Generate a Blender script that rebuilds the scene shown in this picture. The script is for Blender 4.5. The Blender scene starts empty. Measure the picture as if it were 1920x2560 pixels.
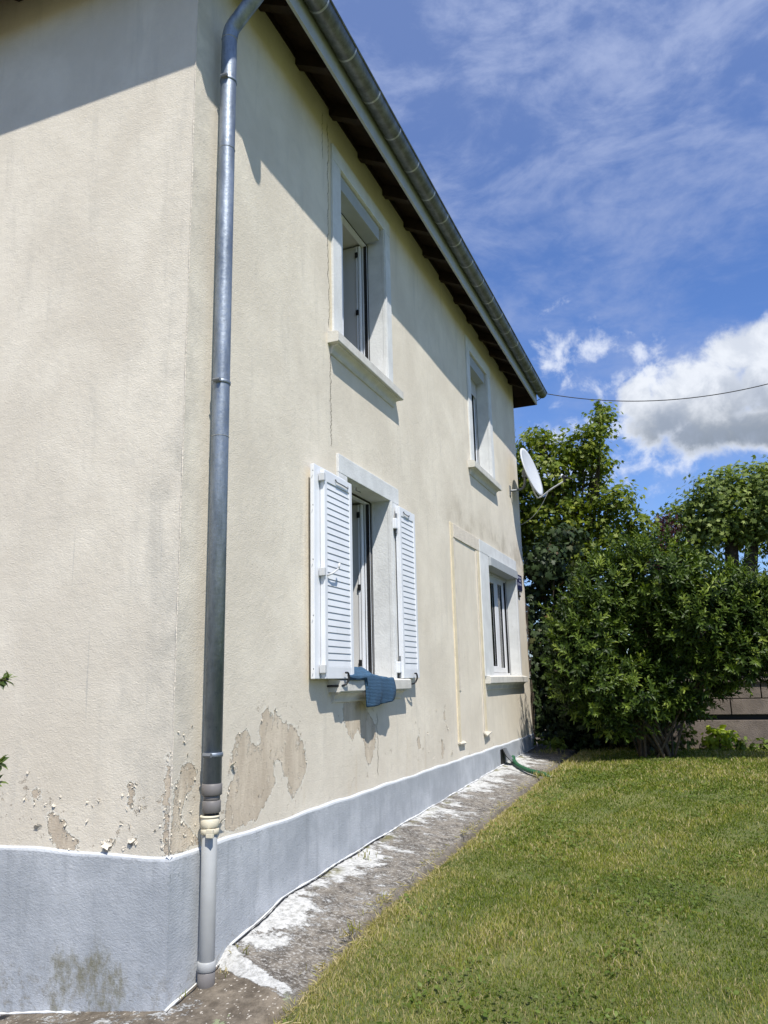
import bpy, math, random
import numpy as np
from mathutils import Vector, Matrix

# ------------------------------------------------------------------ scene, camera, sky, sun
scene = bpy.context.scene
COL = scene.collection
random.seed(7)
RNG = np.random.default_rng(11)

F_PX, YAW, PITCH, ROLL = 1955.15, math.radians(21.5005), math.radians(12.364), math.radians(-1.3237)
CAM = Vector((2.578, 0.0, 1.62))
fw = Vector((-math.sin(YAW) * math.cos(PITCH), math.cos(YAW) * math.cos(PITCH), math.sin(PITCH)))
r0 = Vector((math.cos(YAW), math.sin(YAW), 0))
u0 = r0.cross(fw)
rt = r0 * math.cos(ROLL) + u0 * math.sin(ROLL)
up = -r0 * math.sin(ROLL) + u0 * math.cos(ROLL)
cd = bpy.data.cameras.new('camera')
cam = bpy.data.objects.new('camera', cd)
COL.objects.link(cam)
M = Matrix((rt, up, -fw)).transposed().to_4x4()
M.translation = CAM
cam.matrix_world = M
cd.sensor_fit = 'HORIZONTAL'
cd.sensor_width = 36.0
cd.lens = F_PX / 1920 * 36
cd.clip_start = 0.05
cd.clip_end = 2000
scene.camera = cam

scene.view_settings.view_transform = 'Standard'
scene.view_settings.look = 'None'
scene.view_settings.gamma = 1
scene.view_settings.use_curve_mapping = False
EXPOSURE = 0.50
scene.view_settings.exposure = EXPOSURE

SUN = Vector((1.0, -1.13, 2.32)).normalized()
sd = bpy.data.lights.new('sun', 'SUN')
sd.energy = 4.6
sd.angle = math.radians(0.5)
sd.color = (1.0, 0.955, 0.88)
so = bpy.data.objects.new('sun', sd)
COL.objects.link(so)
so.rotation_euler = SUN.to_track_quat('Z', 'Y').to_euler()

world = bpy.data.worlds.new('World')
scene.world = world
world.use_nodes = True
NT = world.node_tree
NT.nodes.clear()


class NG:
    """small helper for building node trees"""
    def __init__(s, nt):
        s.nt = nt

    def n(s, t, **kw):
        x = s.nt.nodes.new(t)
        for k, v in kw.items():
            setattr(x, k, v)
        return x

    def L(s, a, b):
        s.nt.links.new(a, b)

    def put(s, sock, v):
        if hasattr(v, 'links'):
            s.L(v, sock)
        else:
            sock.default_value = v

    def m(s, op, a, b=None, c=None, clamp=False):
        x = s.n('ShaderNodeMath', operation=op)
        x.use_clamp = clamp
        s.put(x.inputs[0], a)
        if b is not None:
            s.put(x.inputs[1], b)
        if c is not None:
            s.put(x.inputs[2], c)
        return x.outputs[0]

    def v(s, op, a, b=None):
        x = s.n('ShaderNodeVectorMath', operation=op)
        s.put(x.inputs[0], a)
        if b is not None:
            if op == 'SCALE':
                s.put(x.inputs[3], b)
            else:
                s.put(x.inputs[1], b)
        return x.outputs[0]

    def mix(s, f, a, b):
        x = s.n('ShaderNodeMix', data_type='RGBA')
        s.put(x.inputs[0], f)
        s.put(x.inputs[6], a if hasattr(a, 'links') else (*a, 1))
        s.put(x.inputs[7], b if hasattr(b, 'links') else (*b, 1))
        return x.outputs[2]

    def mr(s, v, a, b, c=0.0, d=1.0, smooth=True):
        x = s.n('ShaderNodeMapRange')
        if smooth:
            x.interpolation_type = 'SMOOTHSTEP'
        s.put(x.inputs[0], v)
        for i, q in enumerate((a, b, c, d)):
            s.put(x.inputs[1 + i], q)
        return x.outputs[0]

    def noise(s, vec, scale, detail=3.0, rough=0.55, dist=0.0):
        x = s.n('ShaderNodeTexNoise')
        s.put(x.inputs['Vector'], vec)
        x.inputs['Scale'].default_value = scale
        x.inputs['Detail'].default_value = detail
        x.inputs['Roughness'].default_value = rough
        x.inputs['Distortion'].default_value = dist
        return x.outputs['Fac']

    def vor(s, vec, scale, feature='F1'):
        x = s.n('ShaderNodeTexVoronoi', feature=feature)
        s.put(x.inputs['Vector'], vec)
        x.inputs['Scale'].default_value = scale
        return x.outputs[0]

    def xyz(s, vec):
        x = s.n('ShaderNodeSeparateXYZ')
        s.put(x.inputs[0], vec)
        return x.outputs

    def comb(s, a, b, c):
        x = s.n('ShaderNodeCombineXYZ')
        s.put(x.inputs[0], a); s.put(x.inputs[1], b); s.put(x.inputs[2], c)
        return x.outputs[0]

    def bump(s, h, dist, strength=1.0, normal=None):
        x = s.n('ShaderNodeBump')
        x.inputs['Strength'].default_value = strength
        x.inputs['Distance'].default_value = dist
        s.put(x.inputs['Height'], h)
        if normal is not None:
            s.L(normal, x.inputs['Normal'])
        return x.outputs[0]


g = NG(NT)
tc = g.n('ShaderNodeTexCoord')
D = g.v('NORMALIZE', tc.outputs['Generated'])
dx, dy, dz = g.xyz(D)
az = g.m('ARCTAN2', dx, dy)
el = g.m('ARCSINE', dz)
sky = g.n('ShaderNodeTexSky', sky_type='NISHITA')
sky.sun_disc = False
sky.sun_elevation = math.asin(SUN.z)
sky.sun_rotation = math.atan2(SUN.x, SUN.y)
sky.altitude = 200
sky.air_density = 1.25
sky.dust_density = 0.2
sky.ozone_density = 2.6
P2 = g.comb(az, el, 0.0)
# thin high streaks of cirrus
rot = g.n('ShaderNodeMapping')
g.L(P2, rot.inputs[0])
rot.inputs['Rotation'].default_value = (0, 0, math.radians(-24))
rot.inputs['Scale'].default_value = (1.5, 3.2, 1)
c1 = g.noise(rot.outputs[0], 3.0, 8, 0.62, 0.5)
c2 = g.noise(rot.outputs[0], 12.0, 7, 0.62, 0.4)
cir = g.m('ADD', g.m('MULTIPLY', c1, 0.75), g.m('MULTIPLY', c2, 0.25))
cirf = g.mr(cir, 0.39, 0.66, 0.0, 0.60)
highf = g.mr(el, 0.28, 0.70, 0.55, 1.15)
veil = g.mr(el, 0.42, 0.80, 0.0, 0.24)
cirf = g.m('ADD', g.m('MULTIPLY', cirf, highf), veil, clamp=True)
SK = 0.12
W = 1.0 / SK
skyc = g.v('MULTIPLY', sky.outputs[0], (0.49, 0.62, 0.92))
base = g.mix(cirf, skyc, (0.285 * W, 0.345 * W, 0.53 * W))
# cumulus: lumps in direction space broken up by noise
fn = g.noise(P2, 19.0, 9, 0.60, 0.35)
fn2 = g.noise(P2, 55.0, 6, 0.6, 0.2)


def lumps(lst, amp, amp2=0.25):
    acc = None
    for a0, e0, ra, re in lst:
        q = g.m('SQRT', g.m('ADD', g.m('POWER', g.m('ABSOLUTE', g.m('DIVIDE', g.m('SUBTRACT', az, a0), ra)), 2.0),
                            g.m('POWER', g.m('ABSOLUTE', g.m('DIVIDE', g.m('SUBTRACT', el, e0), re)), 2.0)))
        d = g.m('SUBTRACT', 1.0, q)
        acc = d if acc is None else g.m('MAXIMUM', acc, d)
    a = g.m('ADD', acc, g.m('MULTIPLY', g.m('SUBTRACT', fn, 0.5), amp))
    return g.m('ADD', a, g.m('MULTIPLY', g.m('SUBTRACT', fn2, 0.5), amp2))


big = lumps([(0.040, 0.325, 0.105, 0.062), (0.095, 0.37, 0.075, 0.042), (0.13, 0.33, 0.13, 0.068), (-0.012, 0.305, 0.065, 0.045),
             (0.035, 0.285, 0.095, 0.038), (0.19, 0.33, 0.1, 0.07), (0.10, 0.28, 0.10, 0.035), (-0.045, 0.335, 0.03, 0.035)], 1.15, 0.40)
bigf = g.mr(big, 0.02, 0.46)
dens = g.mr(big, 0.22, 0.62)
low = g.mr(g.m('ADD', el, g.m('MULTIPLY', g.m('SUBTRACT', fn, 0.5), 0.12)), 0.275, 0.352)
grey = g.m('MULTIPLY', dens, g.m('SUBTRACT', 1.0, low), clamp=True)
bigc = g.mix(grey, (0.62 * W, 0.65 * W, 0.705 * W), (0.20 * W, 0.235 * W, 0.29 * W))
bigc = g.mix(g.mr(fn, 0.36, 0.60), g.mix(0.40, bigc, (0.30 * W, 0.35 * W, 0.45 * W)), bigc)
small = lumps([(-0.136, 0.405, 0.045, 0.065), (-0.04, 0.395, 0.04, 0.04), (-0.085, 0.395, 0.06, 0.03),
               (-0.06, 0.36, 0.07, 0.03), (-0.17, 0.298, 0.10, 0.025), (-0.10, 0.30, 0.07, 0.025), (-0.055, 0.345, 0.05, 0.04),
               (-0.10, 0.25, 0.20, 0.04), (-0.315, 0.555, 0.03, 0.04), (0.30, 0.5, 0.15, 0.05)], 3.4, 1.1)
smallf = g.mr(small, 0.30, 1.25, 0.0, 0.85)
out = g.mix(smallf, base, (0.60 * W, 0.64 * W, 0.73 * W))
out = g.mix(bigf, out, bigc)
bg = g.n('ShaderNodeBackground')
g.L(out, bg.inputs[0])
bg.inputs[1].default_value = SK
wo = g.n('ShaderNodeOutputWorld')
g.L(bg.outputs[0], wo.inputs[0])


# ------------------------------------------------------------------ helpers: materials
def mat(name):
    m = bpy.data.materials.new(name)
    m.use_nodes = True
    m.node_tree.nodes.clear()
    q = NG(m.node_tree)
    q.bs = q.n('ShaderNodeBsdfPrincipled')
    q.out = q.n('ShaderNodeOutputMaterial')
    q.L(q.bs.outputs[0], q.out.inputs[0])
    q.pos = q.n('ShaderNodeNewGeometry').outputs['Position']
    q.mat = m
    return q


def simple(name, col, rough=0.6, metal=0.0, var=0.12, scale=8.0, bump=0.0, bscale=60.0, spec=0.4, dirt=None, dirt_lo=0.55, dirt_hi=0.75, dscale=6.0):
    q = mat(name)
    n = q.noise(q.pos, scale, 5, 0.6)
    lo = tuple(c * (1 - var) for c in col)
    hi = tuple(min(1, c * (1 + var * 0.6)) for c in col)
    c = q.mix(q.mr(n, 0.3, 0.7), lo, hi)
    if dirt:
        dn = q.noise(q.v('MULTIPLY', q.pos, (1.5, 1.5, 1.0)), dscale, 7, 0.68, 0.4)
        c = q.mix(q.mr(dn, dirt_lo, dirt_hi, 0, 0.85), c, dirt)
    q.L(c, q.bs.inputs['Base Color'])
    q.bs.inputs['Roughness'].default_value = rough
    q.bs.inputs['Metallic'].default_value = metal
    q.bs.inputs['Specular IOR Level'].default_value = spec
    if bump:
        q.L(q.bump(q.noise(q.pos, bscale, 4, 0.6), bump), q.bs.inputs['Normal'])
    return q.mat


def wall_material(name, gable):
    q = mat(name)
    x, y, z = q.xyz(q.pos)
    P = q.pos
    n1 = q.noise(P, 1.3, 6, 0.6, 0.3)
    n2 = q.noise(P, 7.0, 6, 0.65)
    st = q.noise(q.v('MULTIPLY', P, (9, 9, 0.9)), 1.0, 5, 0.62)
    c = q.mix(q.mr(n1, 0.35, 0.68), (0.62, 0.562, 0.463), (0.72, 0.66, 0.55))
    c = q.mix(q.mr(n2, 0.45, 0.8, 0, 0.3), c, (0.52, 0.485, 0.41))
    c = q.mix(q.m('MULTIPLY', q.mr(st, 0.52, 0.78, 0, 0.45), q.mr(n1, 0.3, 0.6)), c, (0.42, 0.40, 0.35))
    if gable:
        edge = q.mr(x, -0.5, 0.0)
        lowz = q.mr(z, 5.2, 1.6)
        gr = q.m('MULTIPLY', q.m('MULTIPLY', edge, lowz), q.mr(q.noise(P, 3.5, 7, 0.7), 0.30, 0.75), clamp=True)
        c = q.mix(q.m('MULTIPLY', gr, 0.62), c, (0.36, 0.345, 0.30))
        # narrow drip marks
        dm = q.noise(q.v('MULTIPLY', P, (16, 16, 0.55)), 1.0, 3, 0.5)
        dz_ = q.m('MULTIPLY', q.mr(z, 2.9, 2.4), q.mr(z, 1.2, 1.7))
        c = q.mix(q.m('MULTIPLY', q.mr(dm, 0.64, 0.72, 0, 0.5), dz_), c, (0.34, 0.34, 0.32))
    else:
        cr = q.m('MULTIPLY', q.mr(y, 3.80, 3.52), q.mr(q.noise(P, 4, 6, 0.7), 0.35, 0.7), clamp=True)
        c = q.mix(q.m('MULTIPLY', cr, 0.5), c, (0.40, 0.37, 0.32))
        # rusty runs low on the wall and darker breath under the eaves
        rn = q.noise(q.v('MULTIPLY', P, (10, 10, 1.2)), 0.55, 5, 0.6)
        c = q.mix(q.m('MULTIPLY', q.mr(rn, 0.55, 0.75, 0, 0.5), q.mr(z, 1.35, 0.95)), c, (0.52, 0.42, 0.28))
        bl = q.m('MULTIPLY', q.mr(z, 3.35, 3.45), q.mr(z, 4.0, 3.6))
        bl = q.m('MULTIPLY', bl, q.mr(y, 8.0, 9.0))
        c = q.mix(q.m('MULTIPLY', bl, q.mr(q.noise(P, 2.4, 6, 0.65), 0.42, 0.7, 0, 0.7)), c, (0.40, 0.35, 0.27))
    # hairline surface crackle low down
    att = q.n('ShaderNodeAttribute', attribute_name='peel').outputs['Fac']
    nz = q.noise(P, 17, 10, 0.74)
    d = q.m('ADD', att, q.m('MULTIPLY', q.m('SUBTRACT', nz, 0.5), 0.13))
    spots = q.m('SUBTRACT', q.vor(q.v('ADD', P, q.v('SCALE', (1, 1, 1), q.m('MULTIPLY', nz, 0.02))), 26), 0.0)
    # scattered small flaked spots near the big patches and low on the wall
    near = q.mr(att, 0.02, 0.16, 1.0, 0.0)
    lowm = q.mr(z, 1.25, 0.85)
    sp = q.m('MULTIPLY', q.mr(q.noise(P, 13, 7, 0.75), 0.615, 0.635), q.m('MAXIMUM', near, q.m('MULTIPLY', lowm, q.mr(q.noise(P, 2.1, 3, 0.5), 0.50, 0.6))), clamp=True)
    isl = q.m('MULTIPLY', q.mr(q.noise(q.v('MULTIPLY', P, (1.6, 1.6, 1.0)), 11, 8, 0.72), 0.575, 0.59), q.mr(att, -0.11, -0.03))
    isl = q.m('MAXIMUM', isl, q.m('MULTIPLY', q.mr(q.noise(P, 30, 7, 0.75), 0.635, 0.645), q.mr(att, -0.2, -0.02)))
    ex = q.m('MAXIMUM', q.m('MULTIPLY', q.mr(d, 0.003, -0.003), q.m('SUBTRACT', 1.0, isl)), sp)
    exc = q.mix(q.mr(q.noise(q.v('MULTIPLY', P, (8, 8, 1.5)), 1.2, 5, 0.65), 0.35, 0.7), (0.48, 0.405, 0.31), (0.62, 0.54, 0.425))
    exc = q.mix(q.mr(q.noise(P, 45, 6, 0.75), 0.60, 0.66, 0, 0.8), exc, (0.62, 0.57, 0.48))
    c = q.mix(ex, c, exc)
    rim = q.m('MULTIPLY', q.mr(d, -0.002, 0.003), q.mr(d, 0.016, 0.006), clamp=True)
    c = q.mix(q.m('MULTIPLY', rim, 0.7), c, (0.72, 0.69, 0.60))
    h = None
    if not gable:
        # wandering cracks: (y at z0, z0, z1, half width)
        for y0, za, zb, wd, sc in ((5.405, 4.47, 6.45, 0.0035, 3.0), (5.43, 3.46, 4.46, 0.0032, 6.0), (6.28, 0.86, 1.40, 0.0025, 5.0), (5.30, 6.0, 6.5, 0.002, 5.0)):
            wn = q.noise(q.comb(float(y0), 0.0, z), sc * 2, 9, 0.72)
            wv = q.m('ADD', float(y0), q.m('MULTIPLY', q.m('SUBTRACT', wn, 0.5), 0.17))
            dd = q.m('ABSOLUTE', q.m('SUBTRACT', y, wv))
            zz = q.m('MULTIPLY', q.mr(z, za, za + 0.05), q.mr(z, zb, zb - 0.05))
            k = q.m('MULTIPLY', q.mr(dd, wd * 2.2, wd * 0.6), zz)
            c = q.mix(q.m('MULTIPLY', k, 0.8), c, (0.20, 0.17, 0.12))
            h = k if h is None else q.m('MAXIMUM', h, k)
        yb = q.m('MULTIPLY', q.m('MULTIPLY', q.mr(y, 5.39, 5.42), q.mr(y, 5.475, 5.46)), q.m('MULTIPLY', q.mr(z, 4.45, 4.5), q.mr(z, 6.3, 6.2)))
        c = q.mix(q.m('MULTIPLY', yb, 0.55), c, (0.66, 0.57, 0.39))
    q.L(c, q.bs.inputs['Base Color'])
    q.bs.inputs['Roughness'].default_value = 0.85
    q.bs.inputs['Specular IOR Level'].default_value = 0.2
    f1 = q.noise(q.v('MULTIPLY', P, (1, 1, 1.5)), 75, 5, 0.62, 0.8)
    f2 = q.noise(P, 18, 3, 0.5)
    fine = q.m('ADD', q.m('MULTIPLY', f1, 0.55), q.m('MULTIPLY', f2, 0.45))
    nrm = q.bump(fine, 0.0055)
    nrm = q.bump(q.m('SUBTRACT', 1.0, ex), 0.005, 1.0, nrm)
    if h is not None:
        nrm = q.bump(q.m('SUBTRACT', 1.0, h), 0.006, 1.0, nrm)
    q.L(nrm, q.bs.inputs['Normal'])
    return q.mat


def plinth_material():
    q = mat('plinth_paint')
    P = q.pos
    x, y, z = q.xyz(P)
    c = q.mix(q.mr(q.noise(P, 2.2, 6, 0.62), 0.35, 0.7), (0.33, 0.353, 0.378), (0.465, 0.487, 0.512))
    st = q.noise(q.v('MULTIPLY', P, (14, 14, 1.6)), 1.0, 6, 0.65)
    c = q.mix(q.mr(st, 0.49, 0.74, 0, 0.6), c, (0.27, 0.29, 0.31))
    ch = q.noise(q.v('MULTIPLY', P, (1, 1, 0.6)), 22, 6, 0.7)
    c = q.mix(q.m('MULTIPLY', q.mr(ch, 0.645, 0.67), q.mr(q.noise(P, 2.7, 3), 0.45, 0.6)), c, (0.23, 0.25, 0.26))
    mo = q.noise(q.v('MULTIPLY', P, (1.6, 1.6, 0.9)), 3.4, 7, 0.72)
    mz = q.m('MULTIPLY', q.mr(z, 0.60, 0.25), q.m('MULTIPLY', q.mr(x, -0.12, -0.25), q.mr(x, -0.95, -0.6)))
    c = q.mix(q.m('MULTIPLY', q.mr(q.m('ADD', mo, q.m('MULTIPLY', mz, 0.10)), 0.58, 0.74, 0, 0.9), mz), c, (0.17, 0.16, 0.10))
    sc = q.noise(q.v('MULTIPLY', P, (7, 7, 2.6)), 1.0, 7, 0.7)
    c = q.mix(q.mr(sc, 0.56, 0.72, 0, 0.45), c, (0.29, 0.31, 0.33))
    zg = q.mr(y, 3.5, 12.5, 0.13, 0.58, False)
    sp = q.m('MULTIPLY', q.mr(q.m('SUBTRACT', z, zg), 0.22, 0.0), q.mr(q.noise(P, 24, 8, 0.75), 0.46, 0.66))
    c = q.mix(q.m('MULTIPLY', sp, 0.75), c, (0.22, 0.21, 0.18))
    tp = q.m('MULTIPLY', q.mr(z, 0.70, 0.77), q.mr(q.noise(P, 30, 6, 0.7), 0.56, 0.64))
    c = q.mix(q.m('MULTIPLY', tp, 0.6), c, (0.25, 0.26, 0.27))
    c = q.mix(q.mr(z, 0.776, 0.785, 0, 0.8), c, (0.53, 0.555, 0.575))
    q.L(c, q.bs.inputs['Base Color'])
    q.bs.inputs['Roughness'].default_value = 0.65
    f = q.m('ADD', q.noise(q.v('MULTIPLY', P, (1, 1, 1.6)), 60, 5, 0.6, 0.6), q.noise(P, 14, 3))
    q.L(q.bump(f, 0.0032), q.bs.inputs['Normal'])
    return q.mat


def path_material():
    q = mat('path_concrete')
    P = q.pos
    x, y, z = q.xyz(P)
    dk = q.mix(q.mr(q.noise(P, 9, 8, 0.75), 0.36, 0.66), (0.062, 0.053, 0.043), (0.235, 0.21, 0.175))
    dk = q.mix(q.mr(q.noise(q.v('MULTIPLY', P, (0.8, 1.3, 1)), 48, 7, 0.8), 0.52, 0.58, 0, 0.85), dk, (0.40, 0.39, 0.37))
    dk = q.mix(q.mr(q.noise(P, 60, 5, 0.75), 0.44, 0.36, 0, 0.7), dk, (0.035, 0.032, 0.028))
    br = q.mix(q.mr(q.noise(P, 9, 6, 0.7), 0.35, 0.7), (0.085, 0.068, 0.048), (0.22, 0.185, 0.14))
    v1 = q.n('ShaderNodeTexVoronoi', feature='F1')
    q.L(q.v('ADD', P, q.v('SCALE', (1, 1, 1), q.m('MULTIPLY', q.noise(P, 30, 3), 0.03))), v1.inputs['Vector'])
    v1.inputs['Scale'].default_value = 70
    sel = q.mr(q.xyz(v1.outputs['Color'])[0], 0.86, 0.88)
    br = q.mix(q.m('MULTIPLY', sel, q.mr(v1.outputs['Distance'], 0.42, 0.30)), br, (0.50, 0.46, 0.40))
    lowf = q.mr(q.m('ADD', y, q.m('MULTIPLY', x, 0.47)), 4.02, 3.92)
    c = q.mix(lowf, dk, br)
    # white paint worn off towards the lawn
    wn = q.noise(q.v('MULTIPLY', P, (0.8, 1.25, 1)), 5.5, 12, 0.82, 0.12)
    wf = q.m('ADD', wn, q.mr(x, 0.02, 0.55, 0.10, -0.075, False))
    wf = q.m('ADD', wf, q.mr(q.noise(P, 1.1, 3), 0.3, 0.7, -0.09, 0.09))
    wf = q.m('SUBTRACT', wf, q.mr(q.m('ADD', y, q.m('MULTIPLY', x, 0.47)), 3.98, 3.85, 0.0, 0.115))
    ridge = q.m('ABSOLUTE', q.m('SUBTRACT', q.m('ADD', y, q.m('MULTIPLY', x, 0.47)), 3.98))
    wf = q.m('ADD', wf, q.mr(ridge, 0.03, 0.075, 0.20, 0.0))
    wf = q.m('ADD', wf, q.m('MULTIPLY', q.m('SUBTRACT', q.noise(P, 70, 5, 0.7), 0.5), 0.16))
    white = q.mr(wf, 0.535, 0.575)
    wc = q.mix(q.mr(q.noise(P, 30, 5, 0.7), 0.4, 0.7), (0.56, 0.565, 0.555), (0.30, 0.30, 0.285))
    c = q.mix(q.m('MULTIPLY', white, 0.93), c, wc)
    # moss and dry soil near the foot of the wall
    mo = q.m('MULTIPLY', q.mr(q.noise(P, 5, 7, 0.7), 0.50, 0.64), q.mr(q.m('ABSOLUTE', q.m('SUBTRACT', x, 0.05)), 0.10, 0.02))
    c = q.mix(q.m('MULTIPLY', mo, q.mr(y, 4.6, 5.0)), c, (0.16, 0.15, 0.07))
    # pale green worn paint spots on the low slab
    gp = q.m('MULTIPLY', q.mr(q.noise(P, 6.0, 5, 0.6), 0.60, 0.61), q.m('MULTIPLY', lowf, q.mr(x, 0.30, 0.34)))
    c = q.mix(q.m('MULTIPLY', gp, 0.9), c, (0.26, 0.30, 0.17))
    c = q.mix(q.m('MULTIPLY', q.mr(q.m('ADD', x, q.m('MULTIPLY', q.noise(P, 12, 5), 0.05)), 0.59, 0.615), 0.8), c, (0.15, 0.13, 0.105))
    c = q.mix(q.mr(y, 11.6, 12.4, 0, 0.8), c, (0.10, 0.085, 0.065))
    q.L(c, q.bs.inputs['Base Color'])
    q.bs.inputs['Roughness'].default_value = 0.9
    h = q.m('ADD', q.m('MULTIPLY', q.noise(P, 90, 6, 0.7), 0.5), q.noise(P, 16, 5, 0.6))
    nr = q.bump(h, 0.018)
    q.L(q.bump(white, 0.002, 1.0, nr), q.bs.inputs['Normal'])
    return q.mat


def lawn_material():
    q = mat('lawn_soil')
    P = q.pos
    c = q.mix(q.mr(q.noise(P, 1.6, 5, 0.6), 0.35, 0.65), (0.085, 0.115, 0.022), (0.15, 0.165, 0.045))
    c = q.mix(q.mr(q.noise(P, 40, 5, 0.7), 0.5, 0.7, 0, 0.8), c, (0.22, 0.18, 0.085))
    x, y, z = q.xyz(P)
    c = q.mix(q.mr(q.m('ADD', x, q.m('MULTIPLY', q.noise(P, 5, 4), 0.12)), 0.74, 0.68), c, (0.13, 0.105, 0.07))
    q.L(c, q.bs.inputs['Base Color'])
    q.bs.inputs['Roughness'].default_value = 0.95
    q.L(q.bump(q.noise(P, 70, 5, 0.7), 0.02), q.bs.inputs['Normal'])
    return q.mat


def leaf_material(name, stops, trans=0.35, rough=0.42, spec=0.45):
    q = mat(name)
    a = q.n('ShaderNodeAttribute', attribute_name='tint').outputs['Fac']
    cr = q.n('ShaderNodeValToRGB')
    q.L(a, cr.inputs[0])
    els = cr.color_ramp.elements
    while len(els) < len(stops):
        els.new(0.5)
    for e, (p, cc) in zip(els, stops):
        e.position = p
        e.color = (*cc, 1)
    q.L(cr.outputs[0], q.bs.inputs['Base Color'])
    q.bs.inputs['Roughness'].default_value = rough
    q.bs.inputs['Specular IOR Level'].default_value = spec
    tr = q.n('ShaderNodeBsdfTranslucent')
    q.L(q.v('MULTIPLY', cr.outputs[0], (1.5, 1.6, 0.6)), tr.inputs[0])
    ms = q.n('ShaderNodeMixShader')
    ms.inputs[0].default_value = trans
    q.L(q.bs.outputs[0], ms.inputs[1])
    q.L(tr.outputs[0], ms.inputs[2])
    q.L(ms.outputs[0], q.out.inputs[0])
    return q.mat


def zinc_material(name, lo, hi, rough=0.38):
    q = mat(name)
    P = q.pos
    n = q.noise(q.v('MULTIPLY', P, (12, 12, 3)), 1.0, 6, 0.65)
    n2 = q.noise(P, 40, 4, 0.7)
    c = q.mix(q.mr(n, 0.35, 0.65), lo, hi)
    c = q.mix(q.mr(n2, 0.58, 0.7, 0, 0.35), c, tuple(a * 0.5 for a in lo))
    q.L(c, q.bs.inputs['Base Color'])
    q.bs.inputs['Metallic'].default_value = 0.6
    q.L(q.mr(n2, 0.3, 0.7, rough, rough + 0.2), q.bs.inputs['Roughness'])
    q.L(q.bump(q.noise(P, 25, 2), 0.002), q.bs.inputs['Normal'])
    return q.mat


def glass_material(name, tint, refl=0.10):
    q = mat(name)
    tr = q.n('ShaderNodeBsdfTransparent'); tr.inputs[0].default_value = (*tint, 1)
    gl = q.n('ShaderNodeBsdfGlossy'); gl.inputs['Roughness'].default_value = 0.02
    fr = q.n('ShaderNodeFresnel'); fr.inputs[0].default_value = 1.55
    ms = q.n('ShaderNodeMixShader')
    q.L(q.m('ADD', fr.outputs[0], refl, clamp=True), ms.inputs[0])
    q.L(tr.outputs[0], ms.inputs[1]); q.L(gl.outputs[0], ms.inputs[2])
    q.L(ms.outputs[0], q.out.inputs[0])
    return q.mat


MT = {}
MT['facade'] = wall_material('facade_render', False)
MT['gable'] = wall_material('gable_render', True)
MT['plinth'] = plinth_material()
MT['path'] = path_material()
MT['lawn'] = lawn_material()
MT['trim'] = simple('trim_paint', (0.62, 0.63, 0.625), 0.75, bump=0.003, bscale=55, var=0.10, scale=5, dirt=(0.42, 0.42, 0.40), dirt_lo=0.6, dirt_hi=0.8)
MT['sill'] = simple('sill_concrete', (0.56, 0.545, 0.50), 0.8, bump=0.003, bscale=70, var=0.12, dirt=(0.22, 0.21, 0.19), dirt_lo=0.62, dirt_hi=0.80, dscale=14)
MT['creamtrim'] = simple('cream_trim', (0.63, 0.57, 0.48), 0.85, bump=0.008, bscale=60, var=0.1)
MT['yellowtrim'] = simple('yellowed_trim', (0.68, 0.59, 0.42), 0.85, bump=0.008, bscale=60, var=0.1)
MT['white'] = simple('white_plastic', (0.70, 0.72, 0.75), 0.42, var=0.05, scale=4, dirt=(0.50, 0.50, 0.48), dirt_lo=0.60, dirt_hi=0.85, dscale=10)
MT['whitegrey'] = simple('grey_plastic', (0.50, 0.51, 0.52), 0.45, var=0.05)
MT['rollbox'] = simple('roller_box', (0.36, 0.385, 0.40), 0.55, var=0.05)
MT['interior'] = simple('interior_paint', (0.55, 0.55, 0.54), 0.8, var=0.03, scale=1)
MT['intdark'] = simple('interior_shade', (0.22, 0.21, 0.20), 0.9, var=0.1, scale=1)
MT['gasket'] = simple('black_gasket_and_gap', (0.012, 0.012, 0.013), 0.5, var=0.0)
MT['black'] = simple('black_iron', (0.015, 0.015, 0.016), 0.45, var=0.1)
MT['wood'] = simple('dark_stained_wood', (0.026, 0.013, 0.008), 0.75, var=0.4, scale=14, bump=0.004)
MT['fascia'] = simple('fascia_paint', (0.40, 0.43, 0.46), 0.5, var=0.08)
MT['zinc'] = zinc_material('zinc_pipe', (0.17, 0.20, 0.24), (0.29, 0.33, 0.38), 0.40)
MT['gutter'] = zinc_material('zinc_gutter', (0.11, 0.12, 0.125), (0.19, 0.205, 0.21), 0.40)
MT['solder'] = zinc_material('solder', (0.32, 0.34, 0.35), (0.46, 0.48, 0.49), 0.4)
MT['pvcdark'] = simple('brown_grey_pvc', (0.17, 0.16, 0.155), 0.45, var=0.1)
MT['pvc'] = simple('grey_pvc', (0.36, 0.37, 0.37), 0.42, var=0.06)
MT['cream'] = simple('painted_collar', (0.62, 0.57, 0.44), 0.6, var=0.06, dirt=(0.16, 0.05, 0.02), dirt_lo=0.60, dirt_hi=0.72, dscale=14)
MT['tile'] = simple('roof_tile', (0.20, 0.09, 0.06), 0.8, var=0.3, bump=0.01)
MT['glass'] = glass_material('window_glass', (0.80, 0.86, 0.86))
MT['voile'] = simple('voile_curtain', (0.55, 0.56, 0.54), 0.9, var=0.06)
MT['dish'] = simple('dish_paint', (0.50, 0.52, 0.55), 0.5, var=0.03)
MT['galv'] = simple('galvanised', (0.20, 0.21, 0.22), 0.5, metal=0.4, var=0.15)
MT['plaque'] = simple('plaque_enamel', (0.018, 0.022, 0.075), 0.35, var=0.1)
MT['plaqueink'] = simple('plaque_letters', (0.30, 0.32, 0.42), 0.5, var=0.05)
MT['hose'] = simple('green_hose', (0.02, 0.10, 0.045), 0.5, var=0.1)
MT['cable'] = simple('black_cable', (0.02, 0.02, 0.022), 0.6)
MT['paleca'] = simple('pale_cable', (0.35, 0.36, 0.34), 0.6)
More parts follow.
